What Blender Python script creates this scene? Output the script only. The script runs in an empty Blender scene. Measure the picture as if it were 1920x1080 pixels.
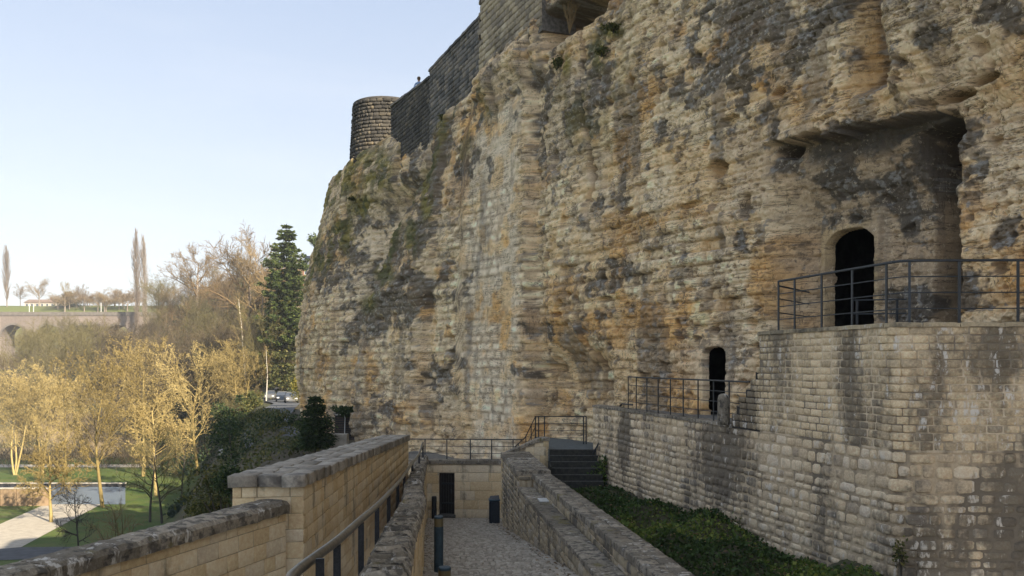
import bpy, math, random
import numpy as np
from mathutils import Matrix, Vector

# ------------------------------------------------------------------ camera, sky, sun, exposure
SC = bpy.context.scene
COL = SC.collection
F, HZ = 1600.0, 680.0          # focal length and horizon row of the 1920 px wide photograph


def P(px, py, Y):
    return Vector(((px - 960.0) * Y / F, Y, (HZ - py) * Y / F))


cam_d = bpy.data.cameras.new('camera')
cam_d.sensor_width = 36.0
cam_d.lens = 36.0 * F / 1920.0
cam_d.shift_y = (HZ - 540.0) / 1920.0
cam_d.clip_start = 0.1
cam_d.clip_end = 6000.0
cam = bpy.data.objects.new('camera', cam_d)
COL.objects.link(cam)
cam.location = (0, 0, 0)
cam.rotation_euler = (math.radians(90), 0, 0)
SC.camera = cam

SUN_EL, SUN_AZ = 29.0, 136.0     # azimuth clockwise from +Y
world = bpy.data.worlds.new('World')
SC.world = world
world.use_nodes = True
nt = world.node_tree
nt.nodes.clear()
wo = nt.nodes.new('ShaderNodeOutputWorld')
bg = nt.nodes.new('ShaderNodeBackground')
sky = nt.nodes.new('ShaderNodeTexSky')
sky.sky_type = 'NISHITA'
sky.sun_disc = False
sky.sun_elevation = math.radians(SUN_EL)
sky.sun_rotation = math.radians(SUN_AZ)
sky.altitude = 200
sky.air_density = 1.0
sky.dust_density = 2.0
sky.ozone_density = 1.0
nt.links.new(sky.outputs[0], bg.inputs[0])
bg.inputs[1].default_value = 0.05
# thin high veil over the clear sky: paler towards the horizon, with a few faint wisps; overhead brightened to add fill on the cliff
tcn = nt.nodes.new('ShaderNodeTexCoord')
sxyz = nt.nodes.new('ShaderNodeSeparateXYZ')
nt.links.new(tcn.outputs['Generated'], sxyz.inputs[0])
veil = nt.nodes.new('ShaderNodeValToRGB')
els = veil.color_ramp.elements
while len(els) < 5:
    els.new(.5)
for e_, (p_, c_) in zip(els, [(.0, (.72, .735, .76)), (.10, (.68, .715, .76)), (.22, (.58, .635, .72)), (.42, (.42, .50, .645)), (1., (.52, .58, .68))]):
    e_.position, e_.color = p_, c_ + (1,)
nt.links.new(sxyz.outputs[2], veil.inputs[0])
wmap = nt.nodes.new('ShaderNodeMapping')
wmap.inputs['Rotation'].default_value = (0, 0, .5)
wmap.inputs['Scale'].default_value = (1.2, 3.0, 9.0)
nt.links.new(tcn.outputs['Generated'], wmap.inputs[0])
wno = nt.nodes.new('ShaderNodeTexNoise')
wno.inputs['Scale'].default_value = 1.6
wno.inputs['Detail'].default_value = 6
nt.links.new(wmap.outputs[0], wno.inputs[0])
wrm = nt.nodes.new('ShaderNodeMapRange')
wrm.inputs[1].default_value, wrm.inputs[2].default_value = .50, .80
wrm.inputs[3].default_value, wrm.inputs[4].default_value = 0, .35
nt.links.new(wno.outputs[0], wrm.inputs[0])
wmix = nt.nodes.new('ShaderNodeMix')
wmix.data_type = 'RGBA'
wmix.inputs[7].default_value = (.72, .74, .77, 1)
nt.links.new(wrm.outputs[0], wmix.inputs[0])
nt.links.new(veil.outputs[0], wmix.inputs[6])
bg2 = nt.nodes.new('ShaderNodeBackground')
bg2.inputs[1].default_value = 0.198
nt.links.new(wmix.outputs[2], bg2.inputs[0])
wms = nt.nodes.new('ShaderNodeMixShader')
wms.inputs[0].default_value = .87
nt.links.new(bg.outputs[0], wms.inputs[1])
nt.links.new(bg2.outputs[0], wms.inputs[2])
nt.links.new(wms.outputs[0], wo.inputs[0])

sun_d = bpy.data.lights.new('sun', 'SUN')
sun_d.energy = 2.0
sun_d.angle = math.radians(0.5)
sun_d.color = (1.0, 0.87, 0.66)
sun = bpy.data.objects.new('sun', sun_d)
COL.objects.link(sun)
_el, _az = math.radians(SUN_EL), math.radians(SUN_AZ)
SDIR = Vector((math.sin(_az) * math.cos(_el), math.cos(_az) * math.cos(_el), math.sin(_el)))
sun.rotation_euler = SDIR.to_track_quat('Z', 'Y').to_euler()
sun.location = SDIR * 80

vs = SC.view_settings
vs.view_transform = 'Standard'
vs.look = 'None'
vs.exposure = 2.72
vs.gamma = 1.0
vs.use_curve_mapping = False
SC.cycles.max_bounces = 10
SC.cycles.diffuse_bounces = 8
SC.cycles.use_denoising = True

rng = np.random.default_rng(7)
random.seed(7)

# ------------------------------------------------------------------ numpy noise


def h2(i, j, seed=0):
    i = i.astype(np.int64)
    j = j.astype(np.int64)
    n = (i * 374761393 + j * 668265263 + seed * 974711) & 0xFFFFFFFF
    n = ((n ^ (n >> 13)) * 1274126177) & 0xFFFFFFFF
    n = ((n ^ (n >> 16)) * 2246822519) & 0xFFFFFFFF
    return ((n ^ (n >> 15)) & 0xFFFFFF) / float(0xFFFFFF)


def vnoise(x, y, seed=0):
    i, j = np.floor(x), np.floor(y)
    fx, fy = x - i, y - j
    fx = fx * fx * (3 - 2 * fx)
    fy = fy * fy * (3 - 2 * fy)
    a, b = h2(i, j, seed), h2(i + 1, j, seed)
    c, d = h2(i, j + 1, seed), h2(i + 1, j + 1, seed)
    return (a * (1 - fx) + b * fx) * (1 - fy) + (c * (1 - fx) + d * fx) * fy


def fbm(x, y, octv=4, seed=0, gain=0.5):
    s, a, t = 0.0, 1.0, 0.0
    for k in range(octv):
        s = s + a * vnoise(x + 17.3 * k, y - 9.1 * k, seed + k)
        t += a
        a *= gain
        x, y = x * 2.03, y * 2.03
    return s / t           # 0..1


def cells(x, y, seed=0):
    i, j = np.floor(x), np.floor(y)
    best = np.full(x.shape, 9.0)
    rid = np.zeros(x.shape)
    for di in (-1, 0, 1):
        for dj in (-1, 0, 1):
            a, b = i + di, j + dj
            d = (a + h2(a, b, seed) - x) ** 2 + (b + h2(a, b, seed + 5) - y) ** 2
            m = d < best
            best = np.where(m, d, best)
            rid = np.where(m, h2(a, b, seed + 9), rid)
    return np.sqrt(best), rid


def sst(a, b, x):
    t = np.clip((x - a) / (b - a), 0, 1)
    return t * t * (3 - 2 * t)


# ------------------------------------------------------------------ mesh helpers


def np_mesh(name, V, faces, cols=None, smooth=False):
    """faces: list of int arrays, each (n, k)."""
    me = bpy.data.meshes.new(name)
    V = np.asarray(V, dtype=np.float32)
    me.vertices.add(len(V))
    me.vertices.foreach_set('co', V.ravel())
    nl = sum(f.size for f in faces)
    nf = sum(len(f) for f in faces)
    me.loops.add(nl)
    me.polygons.add(nf)
    me.loops.foreach_set('vertex_index', np.concatenate([f.ravel() for f in faces]).astype(np.int32))
    ls, o = [], 0
    for f in faces:
        ls.append(o + np.arange(len(f)) * f.shape[1])
        o += f.size
    me.polygons.foreach_set('loop_start', np.concatenate(ls).astype(np.int32))
    if smooth:
        me.polygons.foreach_set('use_smooth', np.ones(nf, dtype=bool))
    if cols is not None:
        for an, arr in cols.items():
            arr = np.asarray(arr, dtype=np.float32)
            if arr.ndim == 1:
                a = me.attributes.new(an, 'FLOAT', 'POINT')
                a.data.foreach_set('value', arr)
            else:
                a = me.attributes.new(an, 'FLOAT_COLOR', 'POINT')
                if arr.shape[1] == 3:
                    arr = np.concatenate([arr, np.ones((len(arr), 1), np.float32)], 1)
                a.data.foreach_set('color', arr.ravel())
    me.update(calc_edges=True)
    return me


class MB:
    """collects boxes, tubes and polygons in world coordinates, then links them as one mesh"""

    def __init__(self):
        self.v, self.f = [], []

    def add(self, vs_, fs_):
        o = len(self.v)
        self.v += [tuple(x) for x in vs_]
        self.f += [tuple(i + o for i in f) for f in fs_]

    def box(self, c, sx, sy, sz, rz=0.0):
        M = Matrix.Translation(c) @ Matrix.Rotation(rz, 4, 'Z')
        vv = [M @ Vector((x * sx / 2, y * sy / 2, z * sz / 2)) for x in (-1, 1) for y in (-1, 1) for z in (-1, 1)]
        self.add(vv, [(0, 1, 3, 2), (4, 6, 7, 5), (0, 4, 5, 1), (2, 3, 7, 6), (0, 2, 6, 4), (1, 5, 7, 3)])

    def bbox(self, c, sx, sy, sz, rz=0.0, b=0.01):
        M = Matrix.Translation(c) @ Matrix.Rotation(rz, 4, 'Z')
        hx, hy, hz = sx / 2, sy / 2, sz / 2
        vv = []
        for z, k in ((-hz, 0), (hz - b, 0), (hz, b)):
            x, y = hx - k, hy - k
            for (a, d) in ((-x, -y + b), (-x + b, -y), (x - b, -y), (x, -y + b), (x, y - b), (x - b, y), (-x + b, y), (-x, y - b)):
                vv.append(M @ Vector((a, d, z)))
        fs = [tuple(range(7, -1, -1)), tuple(range(16, 24))]
        for r in (0, 8):
            for i in range(8):
                fs.append((r + i, r + (i + 1) % 8, r + 8 + (i + 1) % 8, r + 8 + i))
        self.add(vv, fs)

    def tube(self, pts, r, k=8, cap=True):
        pts = [Vector(p) for p in pts]
        rr = r if isinstance(r, (list, tuple)) else [r] * len(pts)
        vv, fs = [], []
        for i, p in enumerate(pts):
            d = (pts[min(i + 1, len(pts) - 1)] - pts[max(i - 1, 0)]).normalized()
            up = Vector((0, 0, 1)) if abs(d.z) < 0.95 else Vector((1, 0, 0))
            a = d.cross(up).normalized()
            b = d.cross(a).normalized()
            for j in range(k):
                t = 2 * math.pi * (j + .5) / k
                vv.append(p + (a * math.cos(t) + b * math.sin(t)) * rr[i])
        for i in range(len(pts) - 1):
            for j in range(k):
                fs.append((i * k + j, i * k + (j + 1) % k, (i + 1) * k + (j + 1) % k, (i + 1) * k + j))
        if cap:
            fs.append(tuple(range(k - 1, -1, -1)))
            fs.append(tuple((len(pts) - 1) * k + j for j in range(k)))
        self.add(vv, fs)

    def bar(self, a, b, w, h):
        """flat rectangular bar from a to b: w horizontal, h vertical"""
        a, b = Vector(a), Vector(b)
        d = (b - a).normalized()
        s = d.cross(Vector((0, 0, 1)))
        s = s.normalized() if s.length > 1e-4 else Vector((1, 0, 0))
        u = s.cross(d).normalized()
        vv = [p + s * x * w / 2 + u * y * h / 2 for p in (a, b) for x, y in ((-1, -1), (1, -1), (1, 1), (-1, 1))]
        self.add(vv, [(0, 1, 2, 3), (7, 6, 5, 4), (0, 4, 5, 1), (1, 5, 6, 2), (2, 6, 7, 3), (3, 7, 4, 0)])

    def prism(self, poly, z0, z1):
        """poly: list of (x, y); z0, z1 numbers or lists"""
        n = len(poly)
        b = z0 if isinstance(z0, (list, tuple)) else [z0] * n
        t = z1 if isinstance(z1, (list, tuple)) else [z1] * n
        vv = [(p[0], p[1], b[i]) for i, p in enumerate(poly)] + [(p[0], p[1], t[i]) for i, p in enumerate(poly)]
        self.add(vv, [tuple(range(n - 1, -1, -1)), tuple(range(n, 2 * n))] + [(i, (i + 1) % n, n + (i + 1) % n, n + i) for i in range(n)])

    def lathe(self, c, prof, k=24):
        c = Vector(c)
        vv, fs = [], []
        for (r, z) in prof:
            for j in range(k):
                t = 2 * math.pi * j / k
                vv.append(c + Vector((r * math.cos(t), r * math.sin(t), z)))
        for i in range(len(prof) - 1):
            for j in range(k):
                fs.append((i * k + j, i * k + (j + 1) % k, (i + 1) * k + (j + 1) % k, (i + 1) * k + j))
        fs.append(tuple(range(k - 1, -1, -1)))
        fs.append(tuple((len(prof) - 1) * k + j for j in range(k)))
        self.add(vv, fs)

    def build(self, name, mat, parent=None, smooth=False):
        me = bpy.data.meshes.new(name)
        me.from_pydata(self.v, [], self.f)
        if smooth:
            for p in me.polygons:
                p.use_smooth = True
        return link(name, me, mat, parent)


def link(name, me, mat=None, parent=None):
    o = bpy.data.objects.new(name, me)
    COL.objects.link(o)
    if mat is not None and me is not None and not me.materials:
        me.materials.append(mat)
    if parent is not None:
        o.parent = parent
        o.matrix_parent_inverse = Matrix.Translation(-Vector(parent.location))
    return o


def tag(o, label=None, cat=None, group=None, kind=None):
    if label:
        o['label'] = label
    if cat:
        o['category'] = cat
    if group:
        o['group'] = group
    if kind:
        o['kind'] = kind
    return o


def thing(name, label, cat, loc, group=None):
    o = bpy.data.objects.new(name, None)
    COL.objects.link(o)
    o.location = loc
    o.empty_display_size = 0.2
    return tag(o, label, cat, group)


def dup(root, loc, rz=0.0, sc=1.0, label=None, group=None):
    """copy a thing with its parts and sub-parts (built about the thing's own origin)"""
    r = root.copy()
    COL.objects.link(r)
    r.location = loc
    r.rotation_euler = (0, 0, rz)
    r.scale = sc if isinstance(sc, (tuple, list)) else (sc, sc, sc)
    if label:
        r['label'] = label
    if group:
        r['group'] = group
    for ch in KIDS.get(root.name, []):
        c = ch.copy()
        COL.objects.link(c)
        c.parent = r
        for g in KIDS.get(ch.name, []):
            d = g.copy()
            COL.objects.link(d)
            d.parent = c
    return r


KIDS = {}


def kid(o, parent):
    KIDS.setdefault(parent.name, []).append(o)
    return o


# ------------------------------------------------------------------ materials


class NT:
    def __init__(self, name):
        self.m = bpy.data.materials.new(name)
        self.m.use_nodes = True
        self.t = self.m.node_tree
        self.t.nodes.clear()
        self.out = self.t.nodes.new('ShaderNodeOutputMaterial')
        self.b = self.t.nodes.new('ShaderNodeBsdfPrincipled')
        self.t.links.new(self.b.outputs[0], self.out.inputs[0])
        self.b.inputs['Roughness'].default_value = 0.9
        self.b.inputs['Specular IOR Level'].default_value = 0.25
        self.geo = None

    def n(self, t, **kw):
        o = self.t.nodes.new(t)
        for k, v in kw.items():
            setattr(o, k, v)
        return o

    def l(self, a, b):
        self.t.links.new(a, b)

    def pos(self, sc=(1, 1, 1)):
        if self.geo is None:
            self.geo = self.n('ShaderNodeNewGeometry')
        if sc == (1, 1, 1):
            return self.geo.outputs['Position']
        mp = self.n('ShaderNodeMapping')
        mp.inputs['Scale'].default_value = sc
        self.l(self.geo.outputs['Position'], mp.inputs['Vector'])
        return mp.outputs[0]

    def noise(self, scale, detail=4, rough=.55, sc=(1, 1, 1), dist=0.0, w=None):
        o = self.n('ShaderNodeTexNoise')
        o.inputs['Scale'].default_value = scale
        o.inputs['Detail'].default_value = detail
        o.inputs['Roughness'].default_value = rough
        o.inputs['Distortion'].default_value = dist
        self.l(self.pos(sc), o.inputs['Vector'])
        return o.outputs['Fac']

    def ramp(self, fac, stops):
        o = self.n('ShaderNodeValToRGB')
        e = o.color_ramp.elements
        while len(e) < len(stops):
            e.new(0.5)
        for i, (p, c) in enumerate(stops):
            e[i].position = p
            e[i].color = tuple(c) + (1,) if len(c) == 3 else c
        self.l(fac, o.inputs[0])
        return o.outputs[0]

    def step(self, fac, a, b):
        o = self.n('ShaderNodeMapRange', interpolation_type='SMOOTHSTEP')
        o.inputs[1].default_value = a
        o.inputs[2].default_value = b
        self.l(fac, o.inputs[0])
        return o.outputs[0]

    def mix(self, fac, a, b, mode='MIX'):
        o = self.n('ShaderNodeMix', data_type='RGBA', blend_type=mode)
        for v, i in ((fac, 0), (a, 6), (b, 7)):
            if isinstance(v, (int, float)):
                o.inputs[i].default_value = v
            elif isinstance(v, (tuple, list)):
                o.inputs[i].default_value = tuple(v) + (1,)
            else:
                self.l(v, o.inputs[i])
        return o.outputs[2]

    def math(self, op, a, b=0.0):
        o = self.n('ShaderNodeMath', operation=op)
        for v, i in ((a, 0), (b, 1)):
            if isinstance(v, (int, float)):
                o.inputs[i].default_value = v
            else:
                self.l(v, o.inputs[i])
        return o.outputs[0]

    def attr(self, name, fac=False):
        o = self.n('ShaderNodeAttribute', attribute_name=name)
        return o.outputs['Fac' if fac else 'Color']

    def rnd(self):
        return self.n('ShaderNodeObjectInfo').outputs['Random']

    def bump(self, h, strength=.5, dist=.02):
        o = self.n('ShaderNodeBump')
        o.inputs['Strength'].default_value = strength * .55
        o.inputs['Distance'].default_value = dist
        self.l(h, o.inputs['Height'])
        self.l(o.outputs[0], self.b.inputs['Normal'])

    def col(self, c):
        if isinstance(c, (tuple, list)):
            self.b.inputs['Base Color'].default_value = tuple(c) + (1,)
        else:
            self.l(c, self.b.inputs['Base Color'])


def stone_mat(name, stops, stain=(0.035, 0.034, 0.033), stain_lo=.56, stain_hi=.7, stain_sc=1.2, streak=True,
              pale=None, pale_lo=.62, pale_hi=.72, fine=28.0, bump=.6, attr=False, moss=None, grain=.5, stretch=.25, zones=()):
    """one stone after another takes its own tone; stains, lichen and streaks run across the joints"""
    k = NT(name)
    r = k.attr('rnd', True) if attr else k.rnd()
    n1 = k.noise(fine * .18, 5, .6)
    f = k.math('ADD', k.math('MULTIPLY', r, .75), k.math('MULTIPLY', n1, .5))
    f = k.math('SUBTRACT', f, .12)
    c = k.ramp(f, stops)
    nf = k.noise(fine, 4, .7)
    c = k.mix(grain, c, k.ramp(nf, [(.3, (.35, .35, .35)), (.5, (.5, .5, .5)), (.72, (.7, .7, .7))]), 'OVERLAY')
    if streak:
        ns = k.noise(stain_sc, 5, .6, sc=(1, 1, stretch))
        ns2 = k.noise(fine * .35, 3, .6)
        ns = k.math('ADD', ns, k.math('MULTIPLY', k.math('SUBTRACT', ns2, .5), .25))
        ns = k.math('ADD', ns, k.math('MULTIPLY', k.math('SUBTRACT', r, .5), .07))
        for (cx, cy, cz), (ex, ey, ez), amt in zones:      # where water runs down and the crust has grown thick
            mp = k.n('ShaderNodeMapping')
            mp.inputs['Location'].default_value = (-cx / ex, -cy / ey, -cz / ez)
            mp.inputs['Scale'].default_value = (1 / ex, 1 / ey, 1 / ez)
            k.l(k.pos(), mp.inputs[0])
            ln = k.n('ShaderNodeVectorMath', operation='LENGTH')
            k.l(mp.outputs[0], ln.inputs[0])
            ns = k.math('ADD', ns, k.math('MULTIPLY', k.step(ln.outputs['Value'], 1.2, .3), amt))
        c = k.mix(k.math('MULTIPLY', k.step(ns, stain_lo, stain_hi + .04), .74), c, stain)
    if pale:
        npl = k.noise(fine * .22, 6, .7, sc=(1, 1, .4))
        npl = k.math('ADD', npl, k.math('MULTIPLY', k.math('SUBTRACT', k.noise(.5, 3), .5), .4))
        c = k.mix(k.math('MULTIPLY', k.step(npl, pale_lo, pale_hi), .8), c, pale)
    if moss:
        nm = k.noise(1.6, 6, .65)
        c = k.mix(k.math('MULTIPLY', k.step(nm, moss[1], moss[1] + .1), .8), c, moss[0])
    k.col(c)
    k.bump(k.math('ADD', k.noise(fine, 5, .7), k.math('MULTIPLY', n1, .6)), bump, .03)
    k.b.inputs['Roughness'].default_value = .92
    return k.m


def plain_mat(name, c, rough=.6, metal=0.0, n=0.0, nsc=20., bump=0.0, spec=.3, c2=None):
    k = NT(name)
    if n or c2:
        nn = k.noise(nsc, 5, .6)
        c2 = c2 or tuple(x * (1 - n) for x in c)
        k.col(k.mix(k.step(nn, .35, .65), c, c2))
        if bump:
            k.bump(nn, bump, .02)
    else:
        k.col(c)
    k.b.inputs['Roughness'].default_value = rough
    k.b.inputs['Metallic'].default_value = metal
    k.b.inputs['Specular IOR Level'].default_value = spec
    return k.m


M = {}
ZONES = [((8.1, 14.4, .2), (.9, 1.5, .7), .13), ((5.2, 19.6, -1.2), (.7, .9, 1.3), .13), ((9.2, 14.4, -3.2), (3.4, 1.6, 1.7), .18), ((4.9, 20.4, -2.4), (1., 1.6, 1.6), .14), ((3.5, 26.6, -2.2), (.5, .8, 1.6), .11), ((10.0, 14.4, -.6), (3.6, 1.6, 3.2), .06)]


def stone_pair(key, **kw):
    M[key] = stone_mat(key, **kw)
    M[key + '_joined'] = stone_mat(key + '_joined', attr=True, **kw)


ASH = [(.0, (.56, .42, .24)), (.35, (.68, .53, .325)), (.6, (.75, .62, .42)), (.85, (.66, .55, .39)), (1., (.52, .44, .33))]
stone_pair('ashlar', stops=ASH, stain_lo=.54, stain_hi=.68, stain_sc=1.9, stretch=.16, fine=18, bump=.5, grain=.65, stain=(.085, .075, .06))
RUB = [(.0, (.29, .24, .185)), (.2, (.48, .38, .26)), (.45, (.64, .50, .325)), (.7, (.72, .585, .405)), (1., (.58, .49, .39))]
stone_pair('rubble', stops=RUB, stain_lo=.475, stain_hi=.60, stain_sc=1.1, stretch=.3, fine=24, bump=1., pale=(.66, .60, .51), pale_lo=.60, pale_hi=.68, grain=.8, zones=ZONES[2:])
COURSE = [(.0, (.28, .23, .165)), (.25, (.54, .42, .265)), (.6, (.73, .57, .36)), (1., (.62, .51, .365))]
stone_pair('coursed', stops=COURSE, stain_lo=.465, stain_hi=.61, stain_sc=.8, stretch=.25, fine=26, bump=1., pale=(.68, .64, .58), pale_lo=.585, pale_hi=.66, grain=.9, zones=ZONES[:2] + ZONES[-1:])
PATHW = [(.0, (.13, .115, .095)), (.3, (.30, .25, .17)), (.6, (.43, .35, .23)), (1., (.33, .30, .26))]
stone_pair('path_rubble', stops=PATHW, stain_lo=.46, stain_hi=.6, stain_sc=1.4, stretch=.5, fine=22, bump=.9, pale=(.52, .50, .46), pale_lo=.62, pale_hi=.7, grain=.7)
COP = [(.0, (.11, .095, .075)), (.4, (.22, .19, .145)), (.7, (.33, .285, .22)), (1., (.18, .16, .13))]
stone_pair('coping', stops=COP, stain_lo=.47, stain_hi=.60, stain_sc=8.0, stretch=1.0, fine=30, bump=1.0, pale=(.56, .53, .48), pale_lo=.585, pale_hi=.67, grain=.9, moss=((.15, .125, .04), .60))
stone_pair('pale_flag', stops=[(.0, (.17, .15, .12)), (.5, (.32, .285, .235)), (1., (.44, .40, .34))], stain_lo=.47, stain_hi=.64, stain_sc=4.0, stretch=1.0, fine=22, bump=1.0, stain=(.09, .085, .08), grain=.7)
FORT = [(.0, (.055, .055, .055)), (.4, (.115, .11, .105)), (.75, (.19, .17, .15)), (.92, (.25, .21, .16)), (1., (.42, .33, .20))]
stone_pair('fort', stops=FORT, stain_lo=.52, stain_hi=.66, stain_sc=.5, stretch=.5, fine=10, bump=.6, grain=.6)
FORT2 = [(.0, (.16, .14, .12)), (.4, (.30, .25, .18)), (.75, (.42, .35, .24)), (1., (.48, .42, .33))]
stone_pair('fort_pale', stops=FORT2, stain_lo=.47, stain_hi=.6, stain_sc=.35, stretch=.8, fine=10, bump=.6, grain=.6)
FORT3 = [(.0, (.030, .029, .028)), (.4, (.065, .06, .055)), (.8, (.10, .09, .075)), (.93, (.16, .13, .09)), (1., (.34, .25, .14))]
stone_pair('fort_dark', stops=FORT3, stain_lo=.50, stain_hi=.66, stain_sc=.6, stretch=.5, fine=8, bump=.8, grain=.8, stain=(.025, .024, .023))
stone_pair('sett', stops=[(.0, (.20, .175, .14)), (.35, (.31, .275, .225)), (.7, (.39, .35, .29)), (1., (.47, .43, .365))], streak=False, fine=40, bump=.5, grain=.5, moss=((.13, .12, .05), .66))
M['mortar'] = stone_mat('mortar', stops=[(.0, (.42, .335, .225)), (.5, (.58, .46, .315)), (1., (.64, .53, .38))], stain_lo=.465, stain_hi=.60, stain_sc=1.0, stretch=.3, fine=14, bump=.5, grain=.5, stain=(.06, .055, .05), zones=ZONES)
M['mortar_pale'] = plain_mat('mortar_pale', (.50, .42, .31), .95, n=.25, nsc=9, bump=.4)
M['mortar_dark'] = plain_mat('mortar_dark', (.17, .155, .135), .95, n=.5, nsc=7, bump=.4)
M['joint_earth'] = plain_mat('joint_earth', (.055, .048, .036), 1.0, n=.5, nsc=12, c2=(.07, .075, .03))
M['iron'] = plain_mat('iron', (.035, .042, .05), .45, .3, n=.3, nsc=30, spec=.5)
M['iron_worn'] = plain_mat('iron_worn', (.045, .048, .055), .38, .5, n=.4, nsc=40, spec=.5)
M['steel_rail'] = plain_mat('steel_rail', (.20, .185, .165), .36, .75, n=.35, nsc=14, spec=.5)
M['bollard'] = plain_mat('bollard', (.032, .062, .085), .48, .2, n=.25, nsc=20, spec=.5)
M['bollard_band'] = plain_mat('bollard_band', (.16, .13, .07), .5, .4)
M['bin'] = plain_mat('bin', (.022, .034, .05), .5, .1, n=.3, nsc=15, spec=.5)
M['bin_lid'] = plain_mat('bin_lid', (.05, .10, .14), .45, .1, spec=.5)
M['door'] = plain_mat('door', (.03, .028, .026), .6, 0, n=.4, nsc=18, bump=.3)
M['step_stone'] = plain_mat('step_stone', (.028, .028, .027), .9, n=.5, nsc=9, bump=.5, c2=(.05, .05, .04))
M['step_edge'] = plain_mat('step_edge', (.12, .118, .11), .9, n=.4, nsc=20)
M['landing'] = plain_mat('landing', (.13, .15, .155), .8, n=.3, nsc=5)
M['floor_slab'] = plain_mat('floor_slab', (.20, .19, .17), .9, n=.35, nsc=6, bump=.3)
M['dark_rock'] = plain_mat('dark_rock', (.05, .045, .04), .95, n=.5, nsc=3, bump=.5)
M['plate'] = plain_mat('plate', (.62, .62, .60), .4, n=.15, nsc=30)

# ------------------------------------------------------------------ stones


def unit_stone(name, seed, inset=.12, rough=.1, cut=.12, oct_=True, slope=.55):
    """unit block: x, z in -.5...5, y from 0 (bed) to 1 (face)"""
    r = np.random.default_rng(seed)
    if oct_:
        c = cut * (0.6 + .8 * r.random(8))
        o = [(-.5, -.5 + c[0]), (-.5 + c[1], -.5), (.5 - c[2], -.5), (.5, -.5 + c[3]), (.5, .5 - c[4]), (.5 - c[5], .5), (-.5 + c[6], .5), (-.5, .5 - c[7])]
    else:
        o = [(-.5, -.5), (.5, -.5), (.5, .5), (-.5, .5)]
    o = np.array(o)
    n = len(o)
    jit = (r.random((n, 2)) - .5) * rough * .5
    back = np.c_[o[:, 0], np.zeros(n), o[:, 1]]
    sh = np.c_[o[:, 0] + np.clip(jit[:, 0], -.04, .04), slope + (r.random(n) - .5) * rough, o[:, 1] + np.clip(jit[:, 1], -.04, .04)]
    fr = np.c_[o[:, 0] * (1 - 2 * inset), 1 + (r.random(n) - .5) * 2 * rough, o[:, 1] * (1 - 2 * inset)]
    ce = np.array([[(r.random() - .5) * .3, 1 + (r.random() - .3) * 2 * rough, (r.random() - .5) * .3]])
    V = np.vstack([back, sh, fr, ce])
    i = np.arange(n)
    j = (i + 1) % n
    q = np.vstack([np.c_[i, j, n + j, n + i], np.c_[n + i, n + j, 2 * n + j, 2 * n + i]])
    t = np.c_[2 * n + i, 2 * n + j, np.full(n, 3 * n)]
    return V, q, t


VAR = {
    'rubble': [unit_stone('stone', 100 + i, .09, .16, .15) for i in range(12)],
    'course': [unit_stone('stone', 200 + i, .10, .12, .08) for i in range(10)],
    'ashlar': [unit_stone('stone', 300 + i, .025, .02, .02, False, .8) for i in range(6)],
    'sett': [unit_stone('sett', 400 + i, .14, .10, .1, False, .6) for i in range(10)],
    'flag': [unit_stone('flag', 500 + i, .012, .02, .03, False, .9) for i in range(10)],
    'slice': [unit_stone('slice', 600 + i, .12, .16, .12, True, .6) for i in range(14)],
}
VMESH = {}


def stone_mesh(kind, i, key, nm):
    k = (kind, i, key, nm)
    if k not in VMESH:
        V, q, t = VAR[kind][i]
        me = np_mesh(nm, V, [q, t])
        me.materials.append(M[key])
        VMESH[k] = me
    return VMESH[k]


def in_view(p):
    if p[1] < .5:
        return False
    px, py = 960 + p[0] / p[1] * F, HZ - p[2] / p[1] * F
    return -40 < px < 1960 and -40 < py < 1120


def lay(root, blocks, kind, key, nm='stone', max_parts=300, seed=0, rnd_fn=None):
    """blocks: list of (pos, tangent*w, normal*d, up*h).  The largest in view become parts, the rest one joined part."""
    r = np.random.default_rng(seed + 11)
    sc = []
    for b in blocks:
        p, tx, ny, uz = b
        if in_view(p):
            v = Vector(p).normalized()
            a = tx.length * uz.length * max(.05, abs(ny.normalized().dot(v)))
            sc.append(a / max(p[1], .6) ** 2)
        else:
            sc.append(0.0)
    order = sorted(range(len(blocks)), key=lambda i: -sc[i])
    parts = [i for i in order[:max_parts] if sc[i] > 0]
    pset = set(parts)
    off = Matrix.Translation(-Vector(root.location))
    nv = len(VAR[kind])
    for i in parts:
        p, tx, ny, uz = blocks[i]
        o = bpy.data.objects.new(nm, stone_mesh(kind, int(r.integers(nv)), key, nm))
        COL.objects.link(o)
        o.parent = root
        s = -1 if r.random() < .5 else 1
        o.matrix_parent_inverse = off
        o.matrix_basis = Matrix(((tx.x * s, ny.x, uz.x * s, p[0]), (tx.y * s, ny.y, uz.y * s, p[1]), (tx.z * s, ny.z, uz.z * s, p[2]), (0, 0, 0, 1)))
    rest = [i for i in order if i not in pset]
    if rest:
        Vs, Qs, Ts, R = [], [], [], []
        o = 0
        for i in rest:
            p, tx, ny, uz = blocks[i]
            V, q, t = VAR[kind][int(r.integers(nv))]
            A = np.array([tx[:], ny[:], uz[:]])
            Vs.append(V @ A + np.array(p[:]))
            Qs.append(q + o)
            Ts.append(t + o)
            R.append(np.full(len(V), r.random()))
            o += len(V)
        me = np_mesh(nm, np.vstack(Vs), [np.vstack(Qs), np.vstack(Ts)], {'rnd': np.concatenate(R)})
        ob = link('small_stones' if nm == 'stone' else 'small_' + nm + 's', me, M[key + '_joined'], root)
        ob['kind'] = 'stuff'


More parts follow.
